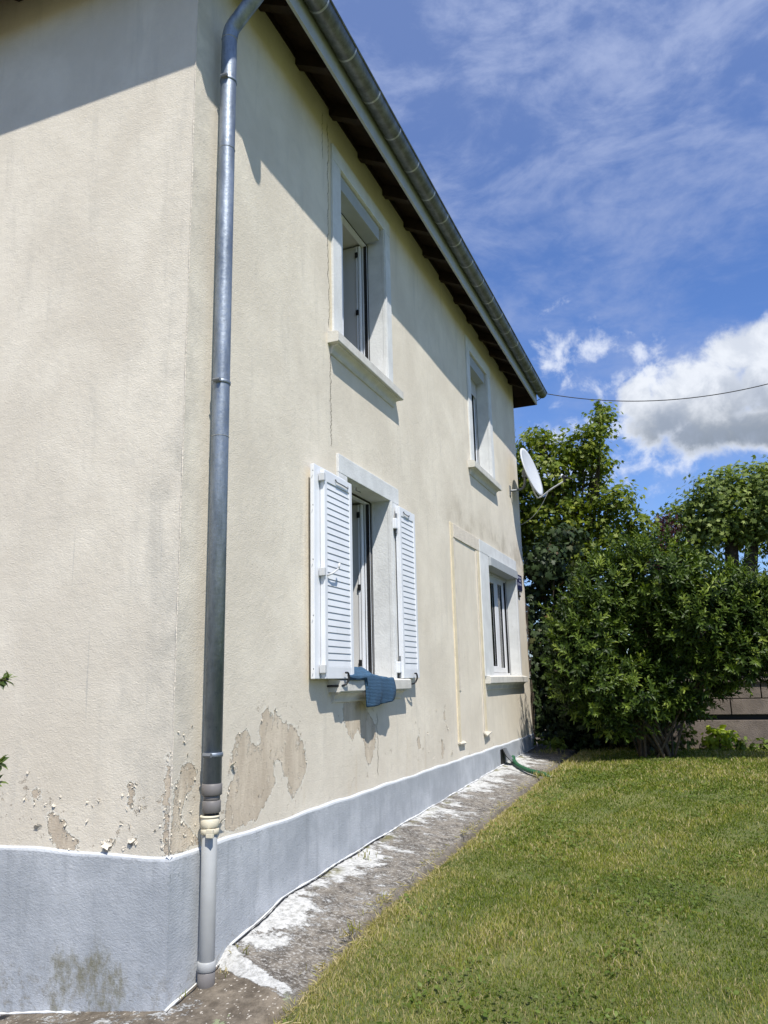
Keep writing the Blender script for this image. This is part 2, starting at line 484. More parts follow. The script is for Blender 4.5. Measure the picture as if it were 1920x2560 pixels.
MT['wallpanel'] = simple('brown_concrete', (0.165, 0.135, 0.115), 0.9, var=0.22, scale=5, bump=0.01, dirt=(0.09, 0.075, 0.065), dirt_lo=0.5, dirt_hi=0.7, dscale=3)
MT['bark'] = simple('bark', (0.075, 0.058, 0.042), 0.9, var=0.35, scale=20, bump=0.02, bscale=30)
MT['palestem'] = simple('pale_stem', (0.085, 0.065, 0.042), 0.85, var=0.3, scale=20, bump=0.01)
MT['maple'] = leaf_material('maple_leaf', [(0, (0.040, 0.065, 0.008)), (0.5, (0.115, 0.160, 0.020)), (1, (0.23, 0.26, 0.038))], 0.36, 0.5, 0.22)
MT['rtree'] = leaf_material('field_tree_leaf', [(0, (0.065, 0.10, 0.020)), (0.5, (0.15, 0.20, 0.048)), (1, (0.26, 0.31, 0.09))], 0.32, 0.5, 0.25)
MT['bush'] = leaf_material('bush_leaf', [(0, (0.014, 0.030, 0.005)), (0.5, (0.050, 0.084, 0.012)), (0.8, (0.12, 0.17, 0.026)), (1, (0.20, 0.25, 0.045))], 0.20, 0.46, 0.24)
MT['vine'] = leaf_material('vine_leaf', [(0, (0.010, 0.020, 0.007)), (0.55, (0.028, 0.048, 0.015)), (0.85, (0.05, 0.07, 0.024)), (1, (0.09, 0.05, 0.025))], 0.10, 0.5, 0.22)
MT['purple'] = leaf_material('purple_leaf', [(0, (0.020, 0.008, 0.014)), (1, (0.07, 0.022, 0.035))], 0.2, 0.5, 0.2)
MT['hedge'] = leaf_material('hedge_leaf', [(0, (0.022, 0.028, 0.008)), (1, (0.085, 0.09, 0.028))], 0.12, 0.6, 0.15)
MT['lime'] = leaf_material('lime_leaf', [(0, (0.15, 0.22, 0.02)), (1, (0.40, 0.46, 0.06))], 0.35, 0.5, 0.3)
MT['weed'] = leaf_material('weed_leaf', [(0, (0.06, 0.10, 0.015)), (1, (0.17, 0.22, 0.05))], 0.3, 0.5, 0.2)
MT['near'] = leaf_material('near_leaf', [(0, (0.03, 0.055, 0.012)), (1, (0.13, 0.18, 0.04))], 0.28)
MT['grass'] = leaf_material('grass_blade', [(0, (0.062, 0.100, 0.010)), (0.45, (0.158, 0.198, 0.024)), (0.62, (0.27, 0.27, 0.048)), (0.8, (0.38, 0.32, 0.16)), (1, (0.56, 0.47, 0.29))], 0.35, 0.55, 0.2)
MT['flake'] = simple('loose_paint', (0.58, 0.53, 0.44), 0.8, var=0.08)


def towel_mat():
    q = mat('blue_towel')
    x, y, z = q.xyz(q.pos)
    w = q.m('SINE', q.m('MULTIPLY', q.m('ADD', z, q.m('MULTIPLY', q.noise(q.pos, 14, 3), 0.012)), 560.0))
    s = q.mr(w, -0.2, 0.8)
    c = q.mix(s, (0.022, 0.065, 0.125), (0.050, 0.125, 0.22))
    q.L(c, q.bs.inputs['Base Color'])
    q.bs.inputs['Roughness'].default_value = 0.95
    q.L(q.bump(q.m('ADD', s, q.noise(q.pos, 220, 3)), 0.004), q.bs.inputs['Normal'])
    return q.mat


MT['towel'] = towel_mat()


# ------------------------------------------------------------------ helpers: objects
ORG = {}


def empty(name, loc, label, cat, group=None):
    o = bpy.data.objects.new(name, None)
    o.empty_display_size = 0.2
    COL.objects.link(o)
    o.location = loc
    ORG[o] = Vector(loc)
    tag(o, label, cat, group)
    return o


def tag(o, label=None, cat=None, group=None, kind=None):
    if label: o['label'] = label
    if cat: o['category'] = cat
    if group: o['group'] = group
    if kind: o['kind'] = kind
    return o


def mesh_obj(name, V, Fc, material, parent=None, smooth=False, attr=None, attr_name='tint'):
    V = np.asarray(V, dtype=np.float32).reshape(-1, 3)
    org = ORG[parent] if parent is not None else Vector((0, 0, 0))
    V = V - np.array(org, dtype=np.float32)
    me = bpy.data.meshes.new(name)
    if isinstance(Fc, np.ndarray):
        nf, k = Fc.shape
        me.vertices.add(len(V)); me.vertices.foreach_set('co', V.ravel())
        me.loops.add(nf * k); me.loops.foreach_set('vertex_index', Fc.astype(np.int32).ravel())
        me.polygons.add(nf)
        me.polygons.foreach_set('loop_start', np.arange(0, nf * k, k, dtype=np.int32))
        me.update(calc_edges=True)
    else:
        me.from_pydata(V.tolist(), [], Fc)
        me.update()
    if attr is not None:
        a = me.attributes.new(attr_name, 'FLOAT', 'POINT')
        a.data.foreach_set('value', np.asarray(attr, dtype=np.float32))
    me.materials.append(material)
    if smooth:
        me.polygons.foreach_set('use_smooth', [True] * len(me.polygons))
    o = bpy.data.objects.new(name, me)
    COL.objects.link(o)
    if parent is not None:
        o.parent = parent
        ORG[o] = org
    else:
        ORG[o] = Vector((0, 0, 0))
    return o


class MB:
    def __init__(s):
        s.V = []; s.F = []

    def add(s, V, Fs):
        b = len(s.V)
        s.V += [tuple(v) for v in V]
        s.F += [tuple(b + i for i in f) for f in Fs]
        return s

    def box(s, x0, x1, y0, y1, z0, z1, bev=0.0):
        if x0 > x1: x0, x1 = x1, x0
        if y0 > y1: y0, y1 = y1, y0
        if z0 > z1: z0, z1 = z1, z0
        if bev <= 0:
            V = [(x, y, z) for x in (x0, x1) for y in (y0, y1) for z in (z0, z1)]
            s.add(V, [(0, 1, 3, 2), (4, 6, 7, 5), (0, 4, 5, 1), (2, 3, 7, 6), (0, 2, 6, 4), (1, 5, 7, 3)])
            return s
        import bmesh
        bm = bmesh.new()
        bmesh.ops.create_cube(bm, size=1.0)
        for v in bm.verts:
            v.co = Vector(((x0 + x1) / 2 + v.co.x * (x1 - x0), (y0 + y1) / 2 + v.co.y * (y1 - y0), (z0 + z1) / 2 + v.co.z * (z1 - z0)))
        bmesh.ops.bevel(bm, geom=list(bm.edges), offset=bev, segments=2, affect='EDGES', profile=0.6)
        bm.verts.index_update()
        s.add([v.co for v in bm.verts], [[v.index for v in f.verts] for f in bm.faces])
        bm.free()
        return s

    def tube(s, pts, rad, seg=12, cap=True):
        pts = [Vector(p) for p in pts]
        n = len(pts)
        rads = rad if isinstance(rad, (list, tuple)) else [rad] * n
        base = len(s.V)
        prev = None
        for i, p in enumerate(pts):
            if i == 0: t = pts[1] - pts[0]
            elif i == n - 1: t = pts[-1] - pts[-2]
            else: t = (pts[i + 1] - pts[i]).normalized() + (pts[i] - pts[i - 1]).normalized()
            t.normalize()
            if prev is None:
                a = Vector((0, 0, 1)) if abs(t.z) < 0.9 else Vector((1, 0, 0))
                u = t.cross(a).normalized()
            else:
                u = (prev - t * prev.dot(t)).normalized()
            prev = u
            w = t.cross(u)
            for k in range(seg):
                an = 2 * math.pi * k / seg
                s.V.append(tuple(p + (u * math.cos(an) + w * math.sin(an)) * rads[i]))
        for i in range(n - 1):
            for k in range(seg):
                a = base + i * seg + k; b = base + i * seg + (k + 1) % seg
                s.F.append((a, b, b + seg, a + seg))
        if cap:
            s.F.append(tuple(base + k for k in range(seg))[::-1])
            s.F.append(tuple(base + (n - 1) * seg + k for k in range(seg)))
        return s

    def prism_y(s, prof, y0, y1):
        """profile of (x, z) points extruded along y"""
        n = len(prof)
        V = [(x, y0, z) for x, z in prof] + [(x, y1, z) for x, z in prof]
        Fs = [(i, (i + 1) % n, n + (i + 1) % n, n + i) for i in range(n)] + [tuple(range(n))[::-1], tuple(range(n, 2 * n))]
        return s.add(V, Fs)

    def build(s, name, m, parent=None, smooth=False):
        o = mesh_obj(name, s.V, s.F, m, parent, smooth)
        return o


def smooth_angle(o, deg=35):
    me = o.data
    me.polygons.foreach_set('use_smooth', [True] * len(me.polygons))
    try:
        me.set_sharp_from_angle(angle=math.radians(deg))
    except Exception:
        pass
    return o


def spline(pts, n=8):
    pts = [Vector(p) for p in pts]
    P = [pts[0] * 2 - pts[1]] + pts + [pts[-1] * 2 - pts[-2]]
    out = []
    for i in range(1, len(P) - 2):
        for k in range(n):
            t = k / n
            a, b, c, d = P[i - 1], P[i], P[i + 1], P[i + 2]
            out.append(0.5 * ((2 * b) + (c - a) * t + (2 * a - 5 * b + 4 * c - d) * t * t + (3 * b - a - 3 * c + d) * t ** 3))
    out.append(pts[-1])
    return out


# ------------------------------------------------------------------ ground levels
def zl(y):
    return np.interp(y, [-6, 2.5, 3.3, 4.6, 6.2, 9.85, 12.8, 15, 60], [0.02, 0.11, 0.165, 0.305, 0.345, 0.465, 0.52, 0.54, 0.6])


def zpath_up(y):
    return np.interp(y, [3.4, 4.06, 4.63, 5.88, 10.2, 12.8, 15], [0.19, 0.235, 0.335, 0.394, 0.534, 0.597, 0.62])


def zpath_lo(y):
    return np.interp(y, [0, 3.0, 3.46, 3.76, 4.1], [0.03, 0.085, 0.106, 0.155, 0.185])


def lawn_z(x, y):
    base = zl(y)
    dip = np.clip((0.70 - x) / 0.10, 0, 1)
    bumpy = 0.008 * np.sin(x * 3.1 + y * 1.7) + 0.006 * np.sin(x * 7.3 - y * 4.1)
    return base + bumpy * np.clip((x - 0.6) / 0.4, 0, 1) - dip * 0.16 - np.clip(-x, 0, 1.0) * 0.22


# ------------------------------------------------------------------ lawn, path, soil
xs = np.concatenate([[-300, -60, -12, -9], np.linspace(-8, 0.4, 8), np.linspace(0.56, 5.0, 60), [6, 8, 12, 30, 60, 300]])
ys = np.concatenate([[-300, -60, -20, -8], np.linspace(-4, 16, 120), [20, 30, 60, 120, 300]])
X, Y = np.meshgrid(xs, ys, indexing='ij')
Z = lawn_z(X, Y)
nx, ny = X.shape
I = np.arange(nx * ny).reshape(nx, ny)
Fq = np.stack([I[:-1, :-1], I[1:, :-1], I[1:, 1:], I[:-1, 1:]], -1).reshape(-1, 4)
ground = mesh_obj('lawn', np.stack([X, Y, Z], -1).reshape(-1, 3), Fq, MT['lawn'], smooth=True)
tag(ground, 'mown green lawn with straw-coloured dry patches', None, None, 'structure')

xs = np.linspace(0.0, 0.60, 25)
ys = np.linspace(2.2, 14.2, 601)
X, Y = np.meshgrid(xs, ys, indexing='ij')
t = Y + 0.47 * X - 4.03
U = zpath_up(Y) - 0.07 * X / 0.6
Lo = zpath_lo(Y) + 0.02 * X / 0.6
k = np.clip((t + 0.13) / 0.13, 0, 1); k = k * k * (3 - 2 * k)
Z = Lo * (1 - k) + U * k + 0.012 * np.exp(-(t / 0.03) ** 2)
Z += 0.003 * np.sin(X * 31 + Y * 17) * np.sin(Y * 41)
Xw = X + np.where(X > 0.55, 0.018 * np.sin(Y * 5.3) + 0.012 * np.sin(Y * 13.7), 0)
Z = np.where(X > 0.59, Z - 0.02, Z)
nx, ny = X.shape
I = np.arange(nx * ny).reshape(nx, ny)
Fq = np.stack([I[:-1, :-1], I[1:, :-1], I[1:, 1:], I[:-1, 1:]], -1).reshape(-1, 4)
V = np.stack([Xw, Y, Z], -1).reshape(-1, 3)
# outer skirt
sk = np.stack([Xw[-1], ys, Z[-1] - 0.12], -1)
b0 = len(V)
V = np.concatenate([V, sk])
e = I[-1]
F2 = np.stack([e[:-1], np.arange(b0, b0 + ny - 1), np.arange(b0 + 1, b0 + ny), e[1:]], -1)
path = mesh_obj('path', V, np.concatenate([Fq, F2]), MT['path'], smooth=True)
tag(path, 'cracked concrete strip with worn white paint along the house', None, None, 'structure')
# path in front of the gable
xs = np.linspace(-4.0, 0.0, 60); ys = np.linspace(2.7, 3.60, 20)
X, Y = np.meshgrid(xs, ys, indexing='ij')
Z = zpath_lo(Y) + 0.12 * np.clip(X, -1.6, 0) - 0.003 + 0.003 * np.sin(X * 23) * np.sin(Y * 29)
Z = np.where(Y < 2.75, Z - 0.1, Z)
nx, ny = X.shape
I = np.arange(nx * ny).reshape(nx, ny)
Fq = np.stack([I[:-1, :-1], I[1:, :-1], I[1:, 1:], I[:-1, 1:]], -1).reshape(-1, 4)
p2 = mesh_obj('path', np.stack([X, Y, Z], -1).reshape(-1, 3), Fq, MT['path'], smooth=True)
tag(p2, 'brown pebbly path in front of the gable wall', None, None, 'structure')

# ------------------------------------------------------------------ the house
HOUSE = empty('house', (0, 3.494, 0), 'two-storey cream rendered house with peeling paint and zinc gutter', 'house')
YC, YE, PT, ZW = 3.494, 12.74, 0.80, 6.72
# openings: y0, y1, z0, z1
OP = {'w1': (5.63, 6.66, 4.44, 6.12), 'w2': (9.86, 10.80, 4.44, 6.10), 'w3': (5.69, 6.66, 1.655, 3.29), 'w4': (10.33, 12.03, 1.68, 3.285)}


def sdf(px, pz, poly):
    P = np.array(poly)
    best = np.full(px.shape, 1e9); inside = np.zeros(px.shape, bool)
    n = len(P)
    for i in range(n):
        a = P[i]; b = P[(i + 1) % n]
        e = b - a; L2 = (e ** 2).sum() + 1e-12
        tt = np.clip(((px - a[0]) * e[0] + (pz - a[1]) * e[1]) / L2, 0, 1)
        dd = np.hypot(px - a[0] - tt * e[0], pz - a[1] - tt * e[1])
        best = np.minimum(best, dd)
        cond = ((a[1] > pz) != (b[1] > pz)) & (px < (b[0] - a[0]) * (pz - a[1]) / (b[1] - a[1] + 1e-12) + a[0])
        inside ^= cond
    return np.where(inside, -best, best)


FP = [[(3.503, .80), (3.507, .973), (3.52, 1.106), (3.586, 1.223), (3.668, 1.233), (3.712, 1.175), (3.684, 1.119), (3.615, 1.07), (3.57, .958), (3.66, .892), (3.751, .819), (3.629, .801)],
      [(4.063, 1.24), (4.109, 1.347), (4.224, 1.366), (4.265, 1.303), (4.334, 1.244), (4.375, 1.282), (4.359, 1.351), (4.399, 1.447), (4.455, 1.498), (4.515, 1.427), (4.559, 1.476), (4.62, 1.401), (4.745, 1.372), (4.843, 1.337), (4.876, 1.274), (4.943, 1.239), (4.994, 1.083), (4.926, .986), (4.786, .901), (4.733, .951), (4.732, 1.023), (4.66, 1.074), (4.638, 1.162), (4.534, 1.157), (4.565, 1.042), (4.522, .978), (4.452, .933), (4.344, .842), (4.213, .837), (4.065, .823), (3.981, .85), (4.001, .945), (4.021, 1.041), (4.079, 1.11)],
      [(5.61, 1.50), (5.944, 1.50), (6.132, 1.353), (6.253, 1.272), (6.219, 1.108), (6.114, .972), (6.021, 1.034), (5.981, 1.198), (5.868, 1.267), (5.799, 1.228), (5.753, 1.193), (5.669, 1.271), (5.587, 1.378)],
      [(8.0, 1.0), (8.06, 1.03), (8.10, .93), (8.04, .85), (8.0, .88)], [(8.12, 1.30), (8.17, 1.32), (8.19, 1.22), (8.14, 1.2)],
      [(7.25, 1.10), (7.32, 1.13), (7.36, 1.02), (7.29, 1.0)]]
GP = [[(-.801, .956), (-.763, .979), (-.72, .947), (-.674, .935), (-.683, .89), (-.658, .866), (-.586, .848), (-.574, .803), (-.731, .797), (-.764, .84), (-.78, .898)],
      [(-.424, .845), (-.38, .86), (-.335, .849), (-.349, .835), (-.398, .789), (-.423, .828)], [(-.269, .863), (-.203, .866), (-.205, .85), (-.246, .842)],
      [(-.273, 1.136), (-.241, 1.142), (-.23, 1.079), (-.241, 1.011), (-.273, 1.015), (-.265, 1.078)], [(-.928, 1.084), (-.872, 1.097), (-.852, 1.062), (-.899, 1.036)],
      [(-.04, .80), (-.03, 1.25), (-.012, 1.3), (0.0, 1.2), (0.0, .8)]]


def lines(a, b, step, cuts):
    q = set([round(a, 4), round(b, 4)] + [round(c, 4) for c in cuts if a < c < b])
    ks = sorted(q)
    out = []
    for i in range(len(ks) - 1):
        n = max(1, int(math.ceil((ks[i + 1] - ks[i]) / step)))
        out += [ks[i] + (ks[i + 1] - ks[i]) * j / n for j in range(n)]
    return np.array(out + [ks[-1]])


yl = lines(YC, YE, 0.03, [v for o in OP.values() for v in o[:2]])
zz = lines(PT - 0.02, ZW, 0.03, [v for o in OP.values() for v in o[2:]] + [1.7])
Yg, Zg = np.meshgrid(yl, zz, indexing='ij')
pe = np.full(Yg.shape, 0.4)
low = Zg < 1.75
for poly in FP:
    d_ = sdf(Yg[low], Zg[low], poly)
    pe[low] = np.minimum(pe[low], d_)
I = np.arange(Yg.size).reshape(Yg.shape)
cy = (yl[:-1] + yl[1:])[:, None] / 2 + 0 * zz[None, :-1]
cz = (zz[:-1] + zz[1:])[None, :] / 2 + 0 * yl[:-1, None]
keep = np.ones(cy.shape, bool)
for o in OP.values():
    keep &= ~((cy > o[0]) & (cy < o[1]) & (cz > o[2]) & (cz < o[3]))
Fq = np.stack([I[:-1, :-1], I[1:, :-1], I[1:, 1:], I[:-1, 1:]], -1)[keep]
relief = 0.0025 * np.sin(Yg * 2.3 + Zg * 1.1) * np.sin(Zg * 3.1 - Yg * 0.7)
relief *= np.clip((Yg - YC) / 0.2, 0, 1)
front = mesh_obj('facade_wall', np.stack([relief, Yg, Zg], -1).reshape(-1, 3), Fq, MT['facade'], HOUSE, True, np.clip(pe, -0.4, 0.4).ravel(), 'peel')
front['label'] = 'long cream facade with four window openings and peeling paint'

xl = np.concatenate([np.linspace(-8, -1.8, 40), np.linspace(-1.75, 0, 71)])
zz = np.concatenate([np.arange(PT - 0.02, 1.6, 0.025), np.linspace(1.6, ZW, 60)])
Xg, Zg = np.meshgrid(xl, zz, indexing='ij')
pe = np.full(Xg.shape, 0.4)
for poly in GP:
    pe = np.minimum(pe, sdf(Xg, Zg, poly))
I = np.arange(Xg.size).reshape(Xg.shape)
Fq = np.stack([I[:-1, :-1], I[1:, :-1], I[1:, 1:], I[:-1, 1:]], -1).reshape(-1, 4)
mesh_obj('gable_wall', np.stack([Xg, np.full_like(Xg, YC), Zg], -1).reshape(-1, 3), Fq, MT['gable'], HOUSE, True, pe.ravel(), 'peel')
MB().box(-8.0, -0.012, YE - 0.3, YE, 0.3, ZW).build('rear_wall', MT['creamtrim'], HOUSE)
MB().box(-8.3, -8.001, YC, YE, 0.0, ZW).build('back_wall', MT['creamtrim'], HOUSE)
# thin ridge of paint along the corner
mb = MB()
pts = []
for i in range(90):
    z_ = 0.8 + i * (ZW - 0.8) / 89
    pts.append((0.001 + random.uniform(-.0015, .0015), YC - 0.001 + random.uniform(-.0015, .0015), z_))
mb.tube(pts, [random.choice([0.002, 0.003, 0.0035, 0.005]) for _ in pts], 6)
mb.build('corner_bead', MT['creamtrim'], HOUSE, True)

# plinth: front and gable, with a sloping painted top
mb = MB()
yv = np.linspace(YC - 0.016, YE, 200)
rows = []
for y_ in yv:
    g0 = (zpath_up(y_) if y_ > 3.95 else zpath_lo(y_)) - 0.06
    w_ = 0.004 * math.sin(y_ * 5.1) + 0.003 * math.sin(y_ * 13)
    rows.append([(0.018, y_, g0), (0.018, y_, 0.775 + w_), (0.014, y_, 0.787 + w_), (-0.01, y_, 0.803 + w_)])
V = [p for r in rows for p in r]
Fs = [(i * 4 + k, (i + 1) * 4 + k, (i + 1) * 4 + k + 1, i * 4 + k + 1) for i in range(len(rows) - 1) for k in range(3)]
mb.add(V, Fs)
mb.add([(0.018, YE, 0.3), (0.018, YE, 0.775), (-8, YE + 0.002, 0.775), (-8, YE + 0.002, 0.3)], [(0, 1, 2, 3)])
xv = np.linspace(-6, 0.018, 120)
rows = []
for x_ in xv:
    w_ = 0.004 * math.sin(x_ * 5.1) + 0.003 * math.sin(x_ * 13)
    rows.append([(x_, YC - 0.016, -0.25), (x_, YC - 0.016, 0.775 + w_), (x_ * 1, YC - 0.012, 0.787 + w_), (x_, YC + 0.01, 0.803 + w_)])
V = [p for r in rows for p in r]
mb.add(V, Fs[:(len(rows) - 1) * 3])
pl = mb.build('plinth', MT['plinth'], HOUSE)
pl['label'] = 'blue-grey painted plinth'
# white bead of filler at the foot of the plinth
mb = MB()
pts = [(0.024 + 0.006 * math.sin(y_ * 9), y_, float(zpath_up(y_) if y_ > 4.0 else zpath_lo(y_)) + 0.004) for y_ in np.linspace(3.47, 12.6, 160)]
mb.tube(pts, [random.uniform(0.002, 0.009) for _ in pts], 6)
pts = [(x_, YC - 0.026 + 0.006 * math.sin(x_ * 9), 0.10 + 0.12 * min(0, max(-1.6, x_)) + 0.008 * math.sin(x_ * 6.2)) for x_ in np.linspace(-3.5, 0.02, 70)]
mb.tube(pts, [random.uniform(0.003, 0.010) for _ in pts], 6)
mb.build('filler_bead', MT['trim'], HOUSE, True)
pts = []
for y_ in np.linspace(3.46, 6.3, 110):
    pts.append((0.040 + 0.008 * math.sin(y_ * 9) + random.uniform(-.003, .003), y_, float(np.interp(y_, [3.4, 3.9, 4.05, 4.2], [0, 0, 1, 1]) * zpath_up(y_) + (1 - np.interp(y_, [3.4, 3.9, 4.05, 4.2], [0, 0, 1, 1])) * zpath_lo(y_)) + 0.001))
MB().tube(pts, [random.uniform(.002, .006) for _ in pts], 5).build('foot_gap', MT['gasket'], HOUSE, True)

# loose curled paint
mb = MB()


def flake(cx, cy, cz, w, h, lift, gable=False, rot=0.0):
    nu, nv = 4, 4
    V = []
    ph = random.uniform(0, 6)
    for i in range(nu):
        for j in range(nv):
            a = (i / (nu - 1) - 0.5) * w * (1 + 0.3 * math.sin(j * 2 + ph)); b = (j / (nv - 1) - 0.5) * h * (1 + 0.25 * math.sin(i * 3 + ph))
            o_ = 0.001 + lift * (j / (nv - 1)) ** 2 + 0.002 * math.sin(i * 2 + ph)
            a2 = a * math.cos(rot) - b * math.sin(rot); b2 = a * math.sin(rot) + b * math.cos(rot)
            V.append((cx + a2, YC - o_, cz + b2) if gable else (o_, cy + a2, cz + b2))
    mb.add(V, [(i * nv + j, (i + 1) * nv + j, (i + 1) * nv + j + 1, i * nv + j + 1) for i in range(nu - 1) for j in range(nv - 1)])


for poly in FP[:3]:
    n = len(poly)
    for i in range(n):
        a = poly[i]; b = poly[(i + 1) % n]
        for _ in range(max(1, int(math.dist(a, b) / 0.045))):
            t_ = random.random()
            if random.random() < 0.6:
                flake(0, a[0] + (b[0] - a[0]) * t_, a[1] + (b[1] - a[1]) * t_, random.uniform(.006, .018), random.uniform(.006, .018), random.uniform(.001, .006), False, random.uniform(0, 6.3))
for poly in GP:
    n = len(poly)
    for i in range(n):
        a = poly[i]; b = poly[(i + 1) % n]
        for _ in range(max(1, int(math.dist(a, b) / 0.05))):
            t_ = random.random()
            flake(a[0] + (b[0] - a[0]) * t_, 0, a[1] + (b[1] - a[1]) * t_, random.uniform(.006, .018), random.uniform(.006, .018), random.uniform(.001, .006), True, random.uniform(0, 6.3))
for _ in range(34):
    flake(0, random.uniform(3.52, 3.95), random.uniform(.82, 1.45), random.uniform(.006, .018), random.uniform(.006, .018), random.uniform(.003, .008), False, random.uniform(0, 6.3))
for _ in range(5):
    flake(0, random.uniform(4.05, 4.8), random.uniform(.85, 1.3), random.uniform(.008, .016), random.uniform(.008, .018), random.uniform(.003, .008), False, random.uniform(0, 6.3))
for _ in range(14):
    flake(0, random.uniform(7.2, 8.4), random.uniform(.86, 1.35), random.uniform(.010, .02), random.uniform(.015, .04), random.uniform(.003, .010), False, random.uniform(0, 6.3))
for _ in range(26):
    flake(random.choice([random.gauss(-.9, .07), random.gauss(-.42, .08), random.gauss(-.25, .05), random.gauss(-.62, .1), random.gauss(-.03, .02)]), 0, random.uniform(.82, 1.2), random.uniform(.008, .02), random.uniform(.008, .02), random.uniform(.003, .009), True, random.uniform(0, 6.3))
flake(0, 3.90, 0.87, .10, .05, .035, False, 0.4)
flake(0, 4.05, 1.18, .03, .04, .03, False, 0.0)
flake(-.385, 0, 0.835, .05, .03, .022, True, 2.8)
flake(-.235, 0, 0.862, .04, .02, .014, True, 3.2)
flake(-.86, 0, 0.90, .05, .025, .014, True, 0.3)
fl = mb.build('loose_paint_flakes', MT['flake'], HOUSE)
fl['kind'] = 'stuff'

# interiors
for z0, z1 in ((0.86, 3.75), (3.95, 6.6)):
    mb = MB()
    x0, x1, y0, y1 = -5.0, -0.02, 3.75, 12.35
    V = [(x0, y0, z0), (x1, y0, z0), (x1, y1, z0), (x0, y1, z0), (x0, y0, z1), (x1, y0, z1), (x1, y1, z1), (x0, y1, z1)]
    mb.add(V, [(0, 1, 2, 3), (4, 7, 6, 5), (0, 4, 5, 1), (2, 6, 7, 3), (0, 3, 7, 4)])
    for yw in (8.2,):
        mb.box(x0 + .01, -0.02, yw, yw + 0.1, z0 + .002, z1 - .002)
    mb.build('interior_room', MT['interior'], HOUSE)


def window(key, sill_y, sill_dx, sur, lab, box=None, frame_x=-0.16):
    y0, y1, z0, z1 = OP[key]
    oy0, oy1, oz1 = sur
    top = z1 if box is None else box
    px = 0.02
    mb = MB()
    # surround: two jamb bands and a head band, butted
    mb.box(-0.012, px, oy0, y0, z0, z1, 0.004)
    mb.box(-0.012, px, y1, oy1, z0, z1, 0.004)
    mb.box(-0.012, px + 0.002, oy0, oy1, z1 + 0.0005, oz1, 0.004)
    if key in ('w1', 'w2', 'w3'):
        mb.box(px, px + 0.010, y1 + 0.012, y1 + 0.035, z0, z1, 0.003)
    # reveals (outer wall thickness)
    mb.box(-0.17, -0.0125, y0 - 0.03, y0 - 0.0005, z0, z1)
    mb.box(-0.17, -0.0125, y1 + 0.0005, y1 + 0.03, z0, z1)
    mb.box(-0.17, -0.0125, y0 - 0.03, y1 + 0.03, z1 + 0.001, z1 + 0.03)
    w = mb.build('window', MT['trim'], HOUSE)
    w['label'] = lab
    # inner reveals
    mb = MB()
    mb.box(-0.55, -0.172, y0 - 0.06, y0 - 0.02, z0 - .05, z1 + .05)
    mb.box(-0.55, -0.172, y1 + 0.02, y1 + 0.06, z0 - .05, z1 + .05)
    mb.box(-0.85, -0.215, y0 - 0.0199, y1 + 0.0199, top + 0.002, top + 0.06)
    mb.box(-0.55, -0.172, y0 - 0.0199, y1 + 0.0199, z0 - 0.06, z0 - 0.01)
    mb.build('inner_reveal', MT['interior'], w)
    # sill
    sy0, sy1 = sill_y
    sx = sill_dx
    mb = MB()
    zt = z0
    prof = [(-0.17, zt + 0.012), (sx - 0.012, zt), (sx, zt - 0.008), (sx, zt - 0.082), (sx - 0.006, zt - 0.090), (-0.012, zt - 0.090), (-0.17, zt - 0.09)]
    # only the nose is wider than the opening
    mb.prism_y([p if p[0] > -0.012 else (-0.012, p[1]) for p in prof[:6]], sy0, sy1)
    mb.prism_y([(-0.17, zt + 0.012), (-0.0125, zt + 0.004), (-0.0125, zt - 0.09), (-0.17, zt - 0.09)], y0 + 0.001, y1 - 0.001)
    cove = [(-0.01, zt - 0.0905), (sx - 0.025, zt - 0.0905)]
    for i in range(7):
        a = math.pi / 2 * i / 6
        cove.append((sx - 0.025 - (sx - 0.045) * math.sin(a), zt - 0.10 - 0.055 * (1 - math.cos(a))))
    cove += [(0.012, zt - 0.168), (-0.01, zt - 0.168)]
    mb.prism_y(cove, sy0 + 0.045, sy1 - 0.045)
    s_ = mb.build('sill', MT['sill'], w)
    # frame
    fx0, fx1 = frame_x - 0.05, frame_x
    mb = MB()
    mb.box(fx0, fx1, y0 + .001, y0 + 0.055, z0 + 0.013, top)
    fr_ = 0.030 if key in ('w1', 'w3') else 0.055
    ft_ = 0.020 if key in ('w1', 'w3') else 0.05
    mb.box(fx0, fx1, y1 - fr_, y1 - .001, z0 + 0.013, top)
    mb.box(fx0, fx1, y0 + 0.0555, y1 - fr_ - .0005, z0 + 0.013, z0 + 0.05)
    mb.box(fx0, fx1, y0 + 0.0555, y1 - fr_ - .0005, top - ft_, top)
    mb.build('window_frame', MT['white'], w)
    mb = MB()
    mb.box(fx1, fx1 + 0.004, y1 - 0.016, y1 - 0.0015, z0 + 0.02, top - 0.002)
    mb.box(fx1, fx1 + 0.004, y0 + 0.012, y1 - 0.017, top - 0.012, top - 0.001)
    mb.box(fx1 - 0.03, fx1 + 0.001, y1 - fr_ - 0.010, y1 - fr_ - 0.0006, z0 + 0.05, top - ft_ - .001)
    mb.build('gasket', MT['gasket'], w)
    if box is not None:
        mb = MB()
        bx = -0.012 if key != 'w4' else 0.055
        ye = y1 - 0.045 if key != 'w4' else y1 - 0.002
        ys_ = y0 + 0.002
        mb.box(frame_x + 0.001, bx, ys_, ye, top, z1 - (0.004 if key != 'w4' else 0.012), 0.004)
        mb.build('roller_shutter_box', MT['rollbox'], w)
    return w


